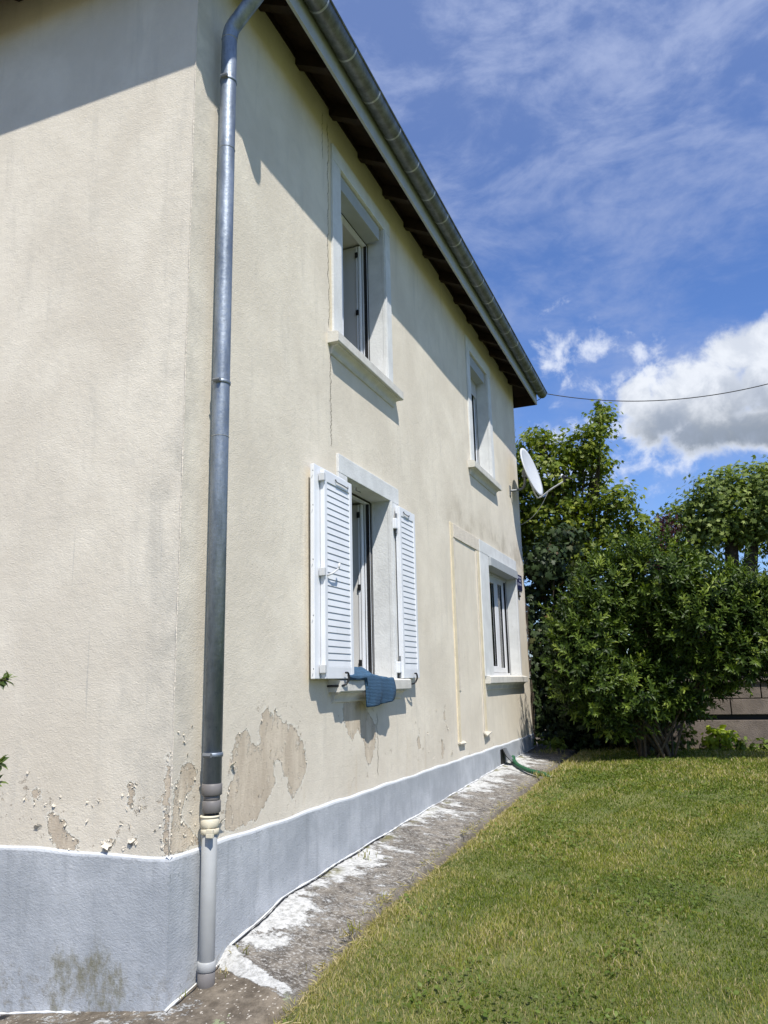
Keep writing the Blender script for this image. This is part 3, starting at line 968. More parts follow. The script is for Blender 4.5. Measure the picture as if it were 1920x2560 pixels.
W1 = window('w1', (5.37, 6.89), 0.10, (5.457, 6.832, 6.27), 'upper window with its right casement open inwards', 5.972)
W2 = window('w2', (9.57, 11.05), 0.095, (9.698, 11.016, 6.27), 'closed dark upper window near the far corner', 5.94)
W3 = window('w3', (5.34, 6.87), 0.10, (5.519, 6.884, 3.446), 'lower window with its right casement open inwards', None, -0.185)
W4 = window('w4', (9.92, 12.20), 0.075, (9.884, 12.10, 3.45), 'closed lower window with white frames and voile', 3.155, -0.145)


def sash(w, xa, y0, y1, z0, z1, st=0.055, rail=0.06, gz=True):
    mb = MB()
    mb.box(xa - 0.045, xa, y0, y0 + st, z0, z1, 0.004)
    mb.box(xa - 0.045, xa, y1 - st, y1, z0, z1, 0.004)
    mb.box(xa - 0.045, xa, y0 + st, y1 - st, z0, z0 + rail, 0.004)
    mb.box(xa - 0.045, xa, y0 + st, y1 - st, z1 - rail, z1, 0.004)
    s_ = mb.build('sash', MT['white'], w)
    MB().box(xa - 0.026, xa - 0.020, y0 + st, y1 - st, z0 + rail, z1 - rail).build('pane', MT['glass'], w)
    MB().box(xa - 0.0195, xa - 0.010, y0 + st, y0 + st + .006, z0 + rail, z1 - rail).build('gasket', MT['gasket'], w)
    MB().box(xa - 0.0195, xa - 0.010, y1 - st - .006, y1 - st, z0 + rail, z1 - rail).build('gasket', MT['gasket'], w)


def open_sash(w, fx, yh, wid, z0, z1):
    """casement turned inwards about its hinge on the far jamb, with a pale blind on it and lock fittings on its edge"""
    xa = fx - 0.052
    yb = yh - 0.004
    ya = yb - 0.045
    mb = MB()
    mb.box(xa - 0.020, xa, ya, yb, z0, z1, 0.004)
    mb.box(xa - 0.044, xa - 0.026, ya, yb, z0, z1, 0.003)
    mb.box(xa - wid, xa - wid + 0.055, ya, yb, z0, z1, 0.004)
    mb.build('sash', MT['white'], w)
    MB().box(xa - wid + 0.055, xa - 0.0445, ya + 0.010, yb - .01, z0, z1).build('casement_blind', MT['interior'], w)
    MB().box(xa - 0.0255, xa - 0.0205, ya + 0.006, yb - .006, z0 + .01, z1 - .01).build('gasket', MT['gasket'], w)
    for zz_ in (z0 + 0.1, (z0 + z1) / 2, z1 - 0.1):
        MB().box(xa - 0.050, xa - 0.022, ya - 0.010, ya - 0.0005, zz_ - 0.028, zz_ + 0.028, 0.003).build('lock_fitting', MT['black'], w)


for w, key, fx, top in ((W1, 'w1', -0.16, 5.972), (W3, 'w3', -0.185, 3.29)):
    y0, y1, z0, z1 = OP[key]
    ym = (y0 + y1) / 2
    sash(w, fx - 0.012, y0 + 0.05, ym - 0.065, z0 + 0.05, top - 0.020)
    open_sash(w, fx - 0.002, y1 - 0.030, 0.80, z0 + 0.05, top - 0.022)
y0, y1, z0, z1 = OP['w2']
sash(W2, -0.165, y0 + 0.05, (y0 + y1) / 2 - .01, z0 + 0.055, 5.895)
sash(W2, -0.165, (y0 + y1) / 2 + .01, y1 - 0.05, z0 + 0.055, 5.895)
mb = MB()
for i in range(5):
    mb.box(-0.15, -0.142, y0 + 0.004, y1 - 0.05, 5.94 - (i + 1) * 0.045, 5.94 - i * 0.045 - 0.004, 0.002)
mb.build('roller_slats', MT['whitegrey'], W2)
y0, y1, z0, z1 = OP['w4']
sash(W4, -0.148, y0 + 0.05, 11.36, z0 + 0.055, 3.11, 0.09, 0.09)
sash(W4, -0.148, 11.365, 11.86, z0 + 0.055, 3.11, 0.11, 0.07)
mb = MB()
for ya, yb in ((y0 + .1, 11.3), (11.40, 11.85)):
    n = 40
    V = []
    for i in range(n + 1):
        yy = ya + (yb - ya) * i / n
        V += [(-0.235 + 0.012 * math.sin(i * 1.1), yy, 1.76), (-0.235 + 0.012 * math.sin(i * 1.1), yy, 3.1)]
    mb.add(V, [(2 * i, 2 * i + 2, 2 * i + 3, 2 * i + 1) for i in range(n)])
mb.build('voile_curtain', MT['voile'], W4, True)
MB().box(-0.14, -0.12, y0 + .01, y1 - .01, 3.125, 3.154, .003).build('roller_slats', MT['whitegrey'], W4)
# little latch under the head of the lower window
MB().tube([(-0.06, 6.05, 3.286), (-0.06, 6.05, 3.262), (-0.05, 6.12, 3.262)], 0.005, 6).build('stay_hook', MT['galv'], W3)


# louvred shutters
def shutter(y0, y1, x0, x1, z0, z1, n, lab, strip=None):
    fr = 0.048
    mb = MB()
    mb.box(x0, x1, y0, y0 + fr, z0, z1, 0.004)
    mb.box(x0, x1, y1 - fr, y1, z0, z1, 0.004)
    mb.box(x0 + .001, x1 - .001, y0 + fr, y1 - fr, z0, z0 + 0.085, 0.003)
    mb.box(x0 + .001, x1 - .001, y0 + fr, y1 - fr, z1 - 0.085, z1, 0.003)
    if strip:
        mb.box(x0 - 0.036, x0 - 0.004, strip, y1 - 0.03, z0, z1 + 0.03, 0.004)
    o = mb.build('shutter', MT['white'], HOUSE)
    o['label'] = lab
    a, b = z0 + 0.085, z1 - 0.085
    mb = MB()
    p = (b - a) / n
    xc = (x0 + x1) / 2
    for i in range(n):
        zb = a + i * p
        ya_, yb_ = y0 + fr + .001, y1 - fr - .001
        A_ = [(x1 - 0.004, zb + 0.001), (x1 - 0.004, zb + 0.004), (x1 - 0.0085, zb + p * .96), (x1 - 0.014, zb + p * 1.02), (x1 - 0.010, zb + 0.001)]
        mb.prism_y(A_, ya_, yb_)
    mb.box(x0 + .0005, x0 + 0.004, y0 + fr + .001, y1 - fr - .001, a, b)
    mb.build('louvre_slats', MT['white'], o)
    return o


SL = shutter(5.075, 5.575, 0.072, 0.108, 1.662, 3.19, 28, 'left louvred shutter folded back in front of a plain leaf', 4.985)
SR = shutter(6.745, 7.175, 0.035, 0.078, 1.662, 3.25, 28, 'right louvred shutter folded flat on the wall')
for z_ in (1.73, 2.42, 3.13):
    MB().box(0.074, 0.120, 5.044, 5.074, z_ - 0.030, z_ + 0.030, 0.005).build('hinge', MT['whitegrey'], SL)
mb = MB().tube([(0.115, 5.11, 2.40), (0.135, 5.16, 2.42), (0.15, 5.22, 2.46)], 0.007, 8)
mb.tube([(0.15, 5.22, 2.46), (0.152, 5.235, 2.50)], 0.009, 8)
mb.build('latch_handle', MT['whitegrey'], SL, True)
MB().tube([(0.112, 5.26, 3.155), (0.118, 5.27, 3.135), (0.118, 5.40, 3.135), (0.118, 5.48, 3.13), (0.112, 5.49, 3.15)], 0.005, 6).build('stay_bar', MT['galv'], SL)
MB().tube([(0.082, 6.84, 3.215), (0.088, 6.85, 3.195), (0.088, 6.98, 3.19), (0.082, 7.0, 3.21)], 0.005, 6).build('stay_bar', MT['galv'], SR)
sc_ = None
for z_ in (1.73, 2.1, 2.5, 2.9, 3.16):
    if sc_ is None:
        sc_ = MB().tube([(0.068, 4.965, z_), (0.0695, 4.965, z_)], 0.006, 8).build('screw', MT['galv'], SL)
        sz_ = z_
    else:
        c = sc_.copy(); COL.objects.link(c); c.parent = SL; c.location = (0, 0, z_ - sz_)
for yy, xx in ((5.42, 0.112), (7.03, 0.082)):
    mb = MB().tube(spline([(0.0, yy - 0.10, 1.61), (xx * .7, yy - 0.08, 1.61), (xx, yy - 0.02, 1.618), (xx + .02, yy + 0.0, 1.66), (xx + .02, yy - 0.01, 1.70), (xx + .016, yy - 0.045, 1.705)], 4), 0.008, 8)
    mb.build('shutter_holdback', MT['black'], HOUSE, True)
for z_ in (1.76, 3.08):
    MB().box(0.022, 0.060, 6.692, 6.742, z_ - 0.05, z_ + 0.05, 0.008).build('hinge', MT['white'], SR)
    MB().tube([(0.045, 6.735, z_ - 0.09), (0.045, 6.735, z_ + 0.10)], 0.010, 10).build('hinge_pin', MT['galv'], SR)

# blind doorway outline
mb = MB()
mb.box(-0.01, 0.014, 8.73, 9.883, 3.285, 3.452, 0.005)
b1 = mb.build('blind_door_lintel', MT['creamtrim'], HOUSE)
mb = MB()
mb.box(-0.01, 0.012, 8.615, 8.715, 0.965, 3.452, 0.005)
mb.box(-0.01, 0.011, 9.775, 9.883, 0.965, 3.283, 0.005)
mb.build('blind_door_jambs', MT['yellowtrim'], HOUSE)
mb = MB()
mb.box(-0.01, 0.008, 8.716, 8.80, 1.52, 3.284, 0.003)
mb.box(-0.01, 0.008, 9.72, 9.774, 0.965, 3.283, 0.003)
mb.build('blind_door_bands', MT['creamtrim'], HOUSE)
mb = MB()
mb.add([(0, 8.60, .972), (0.035, 8.61, .955), (0.035, 8.83, .948), (0, 8.86, .968), (0, 8.60, .956), (0.03, 8.62, .94), (0.03, 8.82, .935), (0, 8.86, .952)],
       [(0, 1, 2, 3), (4, 7, 6, 5), (0, 4, 5, 1), (1, 5, 6, 2), (2, 6, 7, 3)])
mb.build('broken_plaster_edge', MT['flake'], HOUSE)
mb = MB()
mb.add([(0, 9.70, 1.02), (0.045, 9.72, .965), (0.045, 9.97, 1.0), (0, 9.98, .985), (0, 9.70, 1.0), (0.04, 9.73, .95), (0.04, 9.95, .985), (0, 9.98, .965)],
       [(0, 1, 2, 3), (4, 7, 6, 5), (0, 4, 5, 1), (1, 5, 6, 2), (2, 6, 7, 3)])
mb.build('broken_plaster_edge', MT['flake'], HOUSE)

# ---------------- eaves, roof, gutter (hip roof)
OV = 0.352
ex0, ey0, ey1, ex1 = OV, YC - OV, YE + OV, -8.3 - OV
ZF = 6.505          # underside of boards at the fascia
SLP = 0.5


def roofz(d):       # d: metres in from the fascia line
    return ZF + d * SLP


mb = MB()
dd = 4.2
zr = roofz(dd)
A = [(ex0, ey0, ZF), (ex0, ey1, ZF), (ex1, ey1, ZF), (ex1, ey0, ZF)]
B = [(ex0 - dd, ey0 + dd, zr), (ex0 - dd, ey1 - dd, zr), (ex1 + dd, ey1 - dd, zr), (ex1 + dd, ey0 + dd, zr)]
mb.add(A + B, [(0, 1, 5, 4), (1, 2, 6, 5), (2, 3, 7, 6), (3, 0, 4, 7)])
sf = mb.build('soffit_boards', MT['wood'], HOUSE)
mb = MB()
o = 0.05; t_ = 0.09
A = [(ex0 + o, ey0 - o, ZF + t_ - 0.03), (ex0 + o, ey1 + o, ZF + t_ - 0.03), (ex1 - o, ey1 + o, ZF + t_ - 0.03), (ex1 - o, ey0 - o, ZF + t_ - 0.03)]
A2 = [(p[0], p[1], p[2] - 0.03) for p in A]
A3 = [(ex0 + .01, ey0 - .01, ZF + 0.03), (ex0 + .01, ey1 + .01, ZF + 0.03), (ex1 - .01, ey1 + .01, ZF + 0.03), (ex1 - .01, ey0 - .01, ZF + 0.03)]
B = [(p[0], p[1], p[2] + t_) for p in B]
mb.add(A + B + A2 + A3, [(0, 1, 5, 4), (1, 2, 6, 5), (2, 3, 7, 6), (3, 0, 4, 7), (4, 5, 6, 7), (8, 9, 1, 0), (9, 10, 2, 1), (10, 11, 3, 2), (11, 8, 0, 3), (12, 13, 9, 8), (13, 14, 10, 9), (14, 15, 11, 10), (15, 12, 8, 11)])
mb.build('tiled_roof', MT['tile'], HOUSE)
# fascia boards
zb, zt = 6.325, 6.545
MB().box(ex0 - 0.024, ex0, ey0, ey1, zb, zt, 0.003).build('fascia', MT['fascia'], HOUSE)
MB().box(ex1, ex0 - 0.025, ey0, ey0 + 0.024, zb, zt, 0.003).build('fascia', MT['fascia'], HOUSE)
MB().box(ex1, ex0 - 0.025, ey1 - 0.024, ey1, zb, zt, 0.003).build('fascia', MT['wood'], HOUSE)
# rafters
raf = None


def rafter_mesh(x_in, x_out, yc):
    w2 = 0.04
    z_o = roofz(OV - x_out) - 0.003; z_i = roofz(OV - x_in) - 0.003
    V = []
    for y_ in (yc - w2, yc + w2):
        V += [(x_in, y_, z_i), (x_out, y_, z_o), (x_out, y_, z_o - 0.085), (x_out - 0.06, y_, z_o - 0.135 + 0.03), (x_in, y_, z_i - 0.135)]
    return V, [(0, 1, 2, 3, 4), (9, 8, 7, 6, 5), (0, 5, 6, 1), (1, 6, 7, 2), (2, 7, 8, 3), (3, 8, 9, 4), (4, 9, 5, 0)]


yy = 3.58
ray = []
while yy < YE + 0.2:
    ray.append(yy); yy += 0.632
for i, y_ in enumerate(ray):
    if raf is None:
        V, Fs = rafter_mesh(-0.3, OV - 0.026, y_)
        raf = mesh_obj('rafter', V, Fs, MT['wood'], HOUSE)
        y_first = y_
    else:
        c = raf.copy(); COL.objects.link(c); c.parent = HOUSE
        c.location = (0, y_ - y_first, 0)
# blocking boards between rafters at the wall head, raked plaster edge
mb = MB()
for a, b in zip(ray[:-1], ray[1:]):
    mb.box(-0.02, 0.005, a + 0.0401, b - 0.0401, 6.60, 6.675)
mb.build('eaves_blocking', MT['wood'], HOUSE)
V, Fs = rafter_mesh(-0.3, OV - 0.026, 0)
VV = [(-0.9 + v[1], YC - v[0], v[2]) for v in V]
gr0 = mesh_obj('rafter', VV, [f[::-1] for f in Fs], MT['wood'], HOUSE)
for k_ in range(1, 5):
    c = gr0.copy(); COL.objects.link(c); c.parent = HOUSE; c.location = (-0.632 * k_, 0, 0)

# gutter
GX, GZ, GR = ex0 + 0.088, 6.535, 0.082


def gprof(r, a0=-0.08, a1=math.pi + 0.08, n=18):
    out = []
    for i in range(n + 1):
        a = a0 + (a1 - a0) * i / n
        out.append((math.cos(a) * r, -math.sin(a) * r))
    return out


def gutter_run(mb, p0, p1, outd, r=GR, th=0.004, bead=True):
    p0 = Vector(p0); p1 = Vector(p1); outd = Vector(outd)
    po = gprof(r); pi = gprof(r - th)[::-1]
    pr = po + pi
    n = len(pr)
    V = [p0 + outd * a + Vector((0, 0, b)) for a, b in pr] + [p1 + outd * a + Vector((0, 0, b)) for a, b in pr]
    mb.add(V, [(i, (i + 1) % n, n + (i + 1) % n, n + i) for i in range(n)] + [tuple(range(n))[::-1], tuple(range(n, 2 * n))])
    if bead:
        mb.tube([p0 + outd * (r + .003) + Vector((0, 0, 0.010)), p1 + outd * (r + .003) + Vector((0, 0, 0.010))], 0.010, 8)


mb = MB()
gy0, gy1 = ey0 - 0.088, ey1 + 0.06
gutter_run(mb, (GX, gy0, GZ), (GX, gy1, GZ), (1, 0, 0))
gutter_run(mb, (GX, gy0, GZ), (ex1, gy0, GZ), (0, -1, 0))
# rounded stop end
pf = gprof(GR - .001)
V = [(GX + a, gy1, GZ + b) for a, b in pf] + [(GX + a * .75, gy1 + 0.045, GZ + b * .75 - .005) for a, b in pf]
n = len(pf)
mb.add(V, [(i, i + 1, n + i + 1, n + i) for i in range(n - 1)] + [tuple(range(n, 2 * n)), (0, n, 2 * n - 1, n - 1)])
gut = mb.build('gutter', MT['gutter'], HOUSE)
smooth_angle(gut, 40)
gut['label'] = 'half-round zinc gutter with soldered rings'
first = None
y_ = 3.85
k_ = 0
while y_ < gy1 - 0.1:
    if first is None:
        mb = MB()
        pr = gprof(GR + 0.004, -0.02, math.pi + .02)
        n = len(pr)
        pi = gprof(GR + 0.0005, -0.02, math.pi + .02)
        V = []
        for q_, yo in ((pr, -0.006), (pr, 0.006), (pi, -0.010), (pi, 0.010)):
            V += [(GX + a, y_ + yo, GZ + b) for a, b in q_]
        Fs = []
        for i in range(n - 1):
            Fs += [(i, i + 1, n + i + 1, n + i), (2 * n + i, 2 * n + i + 1, i + 1, i), (n + i, n + i + 1, 3 * n + i + 1, 3 * n + i)]
        mb.add(V, Fs)
        first = mb.build('gutter_ring', MT['solder'], gut, True)
        fy = y_
    else:
        c = first.copy(); COL.objects.link(c); c.parent = gut
        c.location = (0, y_ - fy, 0)
    y_ += 0.5 if k_ != 6 else 0.45
    k_ += 1

# downpipe
PX, PY, PR = 0.092, 3.722, 0.050
mb = MB()
pts = [(PX, PY, 1.10), (PX, PY, 3.0), (PX, PY, 5.74)] + [tuple(p) for p in spline([(PX, PY, 5.80), (PX + 0.018, PY, 5.87), (PX + 0.07, PY, 5.93), (PX + 0.16, PY, 6.02), (PX + 0.26, PY, 6.12), (PX + 0.325, PY, 6.18), (GX, PY, 6.26), (GX, PY, 6.34)], 5)] + [(GX, PY, 6.48)]
mb.tube(pts, PR, 28)
dp = mb.build('downpipe', MT['zinc'], HOUSE, True)
dp['label'] = 'zinc downpipe with swan neck ending in grey plastic'


def ring(z0, z1, r, m, name, parent, x=PX, y=PY, bev=0.004):
    mb = MB()
    mb.tube([(x, y, z0), (x, y, z0 + bev), (x, y, z1 - bev), (x, y, z1)], [r - bev, r, r, r - bev], 28)
    o_ = mb.build(name, m, parent)
    return smooth_angle(o_, 50)


for z_ in (5.47, 3.385, 1.268):
    ring(z_ - 0.012, z_ + 0.012, PR + 0.005, MT['zinc'], 'pipe_clamp', dp)
    MB().tube([(PX + 0.03, PY - 0.060, z_), (PX - 0.015, PY - 0.062, z_)], 0.012, 8).build('clamp_bolt', MT['galv'], dp)
for z_ in (4.965, 3.05, 5.79):
    ring(z_ - 0.004, z_ + 0.004, PR + 0.0025, MT['solder'], 'soldered_joint', dp)
ring(1.062, 1.122, PR + 0.004, MT['pvcdark'], 'pipe_socket', dp)
ring(1.036, 1.063, PR - 0.006, MT['pvcdark'], 'pipe_socket', dp)
ring(0.975, 1.037, PR - 0.001, MT['pvcdark'], 'pipe_socket', dp)
ring(0.958, 0.976, PR - 0.010, MT['gasket'], 'pipe_socket', dp)
ring(0.950, 0.962, PR + 0.003, MT['cream'], 'painted_collar', dp, PX - 0.008)
ring(0.900, 0.950, PR - 0.001, MT['cream'], 'painted_collar', dp, PX - 0.008)
ring(0.868, 0.898, PR - 0.002, MT['cream'], 'painted_collar', dp, PX - 0.006)
ring(0.19, 0.90, 0.0405, MT['pvc'], 'lower_pipe', dp, PX - 0.008)
ring(0.215, 0.262, 0.047, MT['pvc'], 'pipe_foot_clamp', dp, PX - 0.008)
ring(0.12, 0.214, 0.044, MT['pvcdark'], 'pipe_foot', dp, PX - 0.008)
mb = MB()
for k_ in (-0.012, 0.008):
    mb.box(PX + .01, PX + .05, PY - 0.064, PY - 0.044, 0.87 + k_, 0.893 + k_, 0.004)
mb.build('clamp_lug', MT['cream'], dp)

# black plate painted as the shade inside the plinth opening, with metal chute
MB().box(0.0185, 0.021, 10.44, 10.66, 0.53, 0.74).build('outlet_dark_plate', MT['gasket'], HOUSE)
mb = MB()
V = []
for (x_, z_) in ((0.022, 0.745), (0.030, 0.72), (0.055, 0.66), (0.10, 0.60), (0.14, 0.575)):
    for y_ in (10.50, 10.52, 10.68, 10.70):
        V.append((x_ + (0.02 if y_ in (10.50, 10.70) else 0), y_ + (x_ - .02) * .6, z_))
mb.add(V, [(i * 4 + j, i * 4 + j + 1, i * 4 + j + 5, i * 4 + j + 4) for i in range(4) for j in range(3)])
mb.build('outlet_chute', MT['galv'], HOUSE, True)

# ------------------------------------------------------------------ things on the house
# towel
TW = None
V = []; Fs = []
nu, nv = 60, 44
for i in range(nu + 1):
    y_ = 5.46 + 0.95 * i / nu
    hump = 0.105 * np.interp(y_, [5.4, 5.8, 5.95, 6.15, 6.41], [1, 1, .85, .35, 0.05]) * (1 + 0.12 * math.sin(y_ * 17))
    edge = 1.66 + 0.012 * math.sin(y_ * 21)
    hb = 1.652 if y_ < 5.79 else np.interp(y_, [5.79, 5.81, 6.0, 6.2, 6.41], [1.60, 1.438, 1.445, 1.462, 1.478])
    for j in range(nv + 1):
        t_ = j / nv
        if t_ < 0.55:
            s_ = t_ / 0.55
            x_ = -0.15 + s_ * 0.262
            z_ = 1.664 + hump * math.sin(min(1, s_ * 1.5 + .15) * math.pi / 2) * (1 - 0.75 * max(0, s_ - .55) / .45) + 0.004 * math.sin(y_ * 40 + x_ * 30)
        else:
            s_ = (t_ - 0.55) / 0.45
            z0_ = 1.664 + hump * .25
            z_ = z0_ + (hb - z0_) * s_
            x_ = 0.114 + (0.011 * math.sin(y_ * 19 + s_ * 1.5) + 0.004 * math.sin(y_ * 47)) * s_ + 0.012 * math.sin(s_ * math.pi)
        V.append((x_, y_ + (0.012 * math.sin(t_ * 9)), z_))
for i in range(nu):
    for j in range(nv):
        a = i * (nv + 1) + j
        Fs.append((a, a + nv + 1, a + nv + 2, a + 1))
tw = mesh_obj('towel', V, Fs, MT['towel'], None, True)
md = tw.modifiers.new('thick', 'SOLIDIFY'); md.thickness = 0.007; md.offset = 1
tag(tw, 'ribbed blue towel hanging over the sill of the shuttered window', 'towel')

# plaque
PQ = empty('plaque', (0, 12.30, 3.14), 'dark blue enamel plaque with faded lettering beside the far window', 'plaque')
MB().box(0.001, 0.012, 12.115, 12.515, 3.02, 3.262, 0.003).build('plate', MT['plaque'], PQ)
for (ya, yb, za, zb_) in ((12.20, 12.47, 3.205, 3.235), (12.30, 12.44, 3.155, 3.185), (12.19, 12.25, 3.085, 3.13), (12.29, 12.46, 3.095, 3.13)):
    mb = MB()
    n = max(2, int((yb - ya) / 0.03))
    w_ = (yb - ya) / n
    for i in range(n):
        a = ya + i * w_
        mb.box(0.0125, 0.0135, a, a + w_ * .25, za, zb_)
        mb.box(0.0125, 0.0135, a + w_ * .5, a + w_ * .75, za, zb_)
        if i % 2 == 0:
            mb.box(0.0125, 0.0135, a + w_ * .2505, a + w_ * .4995, zb_ - .008, zb_)
        else:
            mb.box(0.0125, 0.0135, a + w_ * .2505, a + w_ * .4995, za, za + .008)
    mb.build('lettering', MT['plaqueink'], PQ)
DB = empty('doorbell', (0, 12.26, 2.95), 'small dark bell box under the blue plaque', 'doorbell')
MB().box(0.001, 0.022, 12.20, 12.32, 2.905, 3.0, 0.004).build('case', MT['black'], DB)
MB().box(0.0225, 0.026, 12.235, 12.29, 2.925, 2.98, 0.003).build('button', MT['whitegrey'], DB)

# satellite dish
SDH = empty('satellite_dish', (0, 12.10, 4.60), 'light grey satellite dish on a bent arm at the far corner', 'satellite dish')
nrm = Vector((0.955, -0.12, 0.26)).normalized()
cen = Vector((0.335, 12.30, 4.925))
uu = Vector((0, 0, 1)) - nrm * nrm.z
uu.normalize()
vv = nrm.cross(uu)
V = []; Fs = []
R_, nr, na = 0.395, 10, 48
V.append(cen - nrm * 0.055)
for i in range(1, nr + 1):
    r_ = R_ * i / nr
    for k_ in range(na):
        a = 2 * math.pi * k_ / na
        V.append(cen + (uu * math.cos(a) * 1.06 + vv * math.sin(a) * 0.96) * r_ + nrm * (0.055 * ((i / nr) ** 2 - 1)))
for k_ in range(na):
    Fs.append((0, 1 + k_, 1 + (k_ + 1) % na))
for i in range(nr - 1):
    for k_ in range(na):
        a = 1 + i * na + k_; b = 1 + i * na + (k_ + 1) % na
        Fs.append((a, a + na, b + na, b))
bs_ = len(V)
for k_ in range(na):
    a = 2 * math.pi * k_ / na
    V.append(cen + (uu * math.cos(a) * 1.06 + vv * math.sin(a) * 0.96) * (R_ * 1.01) - nrm * 0.022)
for k_ in range(na):
    a = 1 + (nr - 1) * na + k_; b = 1 + (nr - 1) * na + (k_ + 1) % na
    Fs.append((a, bs_ + k_, bs_ + (k_ + 1) % na, b))
ds = mesh_obj('reflector', [tuple(v) for v in V], Fs, MT['dish'], SDH, True)
md = ds.modifiers.new('t', 'SOLIDIFY'); md.thickness = 0.003
MB().box(0.0, 0.012, 12.02, 12.10, 4.50, 4.67, 0.003).build('wall_plate', MT['galv'], SDH)
mb = MB().tube(spline([(0.01, 12.06, 4.585), (0.10, 12.12, 4.60), (0.17, 12.22, 4.64), (0.20, 12.30, 4.74), (0.205, 12.31, 4.90), (0.205, 12.31, 5.02)], 6), 0.020, 12)
mb.build('mast', MT['galv'], SDH, True)
MB().box(0.17, 0.255, 12.26, 12.36, 4.84, 4.96, 0.01).build('bracket', MT['galv'], SDH)
bot = cen - uu * R_ * 1.06 - nrm * 0.03
lnb = Vector((0.86, 12.12, 4.66))
mb = MB().tube(spline([cen - nrm * 0.09 - uu * .1, bot - nrm * .04 + uu * .02, bot - uu * 0.035 + nrm * .02, bot.lerp(lnb, 0.5) - Vector((0, 0, .01)), lnb], 6), 0.013, 10)
mb.build('feed_arm', MT['whitegrey'], SDH, True)
dirl = (cen - lnb).normalized()
mb = MB().tube([lnb + Vector((0, 0, -.02)), lnb + Vector((0, 0, .07))], [0.02, 0.024], 10)
mb.tube([lnb + Vector((0, 0, .07)) - dirl * .05, lnb + Vector((0, 0, .07)) + dirl * .03], 0.026, 12)
mb.tube([lnb + Vector((.02, 0, .06)) - dirl * .04, lnb + Vector((.05, 0, .05)) - dirl * .09], 0.014, 8)
mb.build('receiver', MT['black'], SDH, True)
MB().tube([lnb + Vector((0, 0, .07)) + dirl * .03, lnb + Vector((0, 0, .07)) + dirl * .05], 0.029, 14).build('receiver_cap', MT['white'], SDH, True)
MB().tube([tuple(p) for p in spline([(0.60, 12.17, 4.56), (0.52, 12.2, 4.42), (0.38, 12.3, 4.26), (0.20, 12.45, 4.16), (0.05, 12.6, 4.13), (0.006, 12.7, 4.14)], 6)], 0.005, 6).build('cable', MT['paleca'], SDH)

# overhead wires
pts = []
for i in range(49):
    x_ = GX + 0.08 + (9.0 - GX - 0.08) * i / 48
    z_ = 6.10 + 0.068 * (x_ - 3.05) ** 2
    pts.append((x_, gy1 + 0.03 + i * .004, z_))
wr = MB().tube(pts, 0.0075, 6).build('wire', MT['cable'])
tag(wr, 'black overhead wire running from the gutter end across the sky', 'wire')
MB().tube([tuple(p) for p in spline([(0.36, gy1 - .12, 6.38), (0.40, gy1 - .05, 6.43), (0.47, gy1 + .02, 6.50), (0.50, gy1 + .05, 6.56), (GX + .08, gy1 + .03, pts[0][2])], 5)], 0.006, 6).build('wire_loop', MT['cable'], wr)
for k_, off in enumerate((0.0, -0.25)):
    pts = []
    for i in range(30):
        x_ = -1 + 8 * i / 29
        z_ = 6.42 + off + 0.19 * (x_ - 1.55) + 0.075 * max(0, x_ - 1.55) ** 1.9
        pts.append((x_, 26, z_))
    w_ = MB().tube(pts, 0.013, 5).build('utility_cable', MT['cable'])
    tag(w_, 'upper thin utility cable far behind the trees' if k_ == 0 else 'lower thin utility cable far behind the trees', 'cable')

# hose
hp = spline([(0.06, 10.98, 0.60), (0.14, 10.68, 0.575), (0.25, 10.42, 0.55), (0.42, 10.13, 0.530), (0.58, 9.96, 0.515), (0.70, 9.86, 0.505), (0.76, 9.83, 0.47)], 16)
rad = [0.026 + 0.003 * (1 if i % 2 else -1) for i in range(len(hp))]
hs = MB().tube(hp, rad, 14).build('hose', MT['hose'], None, True)
tag(hs, 'ribbed green hose lying across the path by the plinth outlet', 'hose')

# concrete garden wall
GW = empty('garden_wall', (3.5, 13.7, 0.4), 'brown precast concrete garden wall behind the bush', 'wall')
x_ = 0.2
mb = MB(); mb.box(0.1, 14, 13.58, 13.72, 0.3, 0.945, 0.006); mb.build('lower_slab', MT['wallpanel'], GW)
MB().box(0.1, 14, 13.80, 13.86, 0.3, 1.62).build('gap_backing', MT['gasket'], GW)
for r_, (za, zb_) in enumerate(((1.03, 1.262), (1.275, 1.51))):
    xx = 0.2 + (0.45 if r_ else 0.0)
    while xx < 13.5:
        c = MB().box(xx + .006, xx + 0.90, 13.60, 13.72, za, zb_, 0.006).build('panel', MT['wallpanel'], GW)
        xx += 0.91
    mb = MB()
mb = MB(); mb.box(0.1, 14, 13.56, 13.76, 1.512, 1.57, 0.008); mb.build('coping', MT['wallpanel'], GW)


# ------------------------------------------------------------------ vegetation
def unit(v):
    return v / (np.linalg.norm(v, axis=-1, keepdims=True) + 1e-9)


def frames(nrmv, rng):
    """random spin frame round each normal -> (N,3,3) columns: x, y(tip), z(normal)"""
    n = unit(nrmv)
    r = unit(rng.normal(size=n.shape))
    x = unit(np.cross(n, r))
    y = np.cross(n, x)
    return np.stack([x, y, n], -1)


def star_leaf():
    pts = [(0, 0, 0.0)]
    tips = [(-100, .50), (-52, .85), (0, 1.0), (52, .85), (100, .50)]
    vs = []
    for i, (a, r) in enumerate(tips):
        if i > 0:
            am = (tips[i - 1][0] + a) / 2
            vs.append((math.radians(am), 0.36))
        vs.append((math.radians(a), r))
    V = [(0, -0.05, 0)]
    for a, r in vs:
        V.append((math.sin(a) * r * .62, math.cos(a) * r * .62 + .1, -0.10 * r * r))
    V.append((0, -0.2, 0))
    n = len(V)
    T = [(0, i, i + 1) for i in range(1, n - 1)] + [(0, n - 1, 1)]
    return np.array(V), np.array(T)


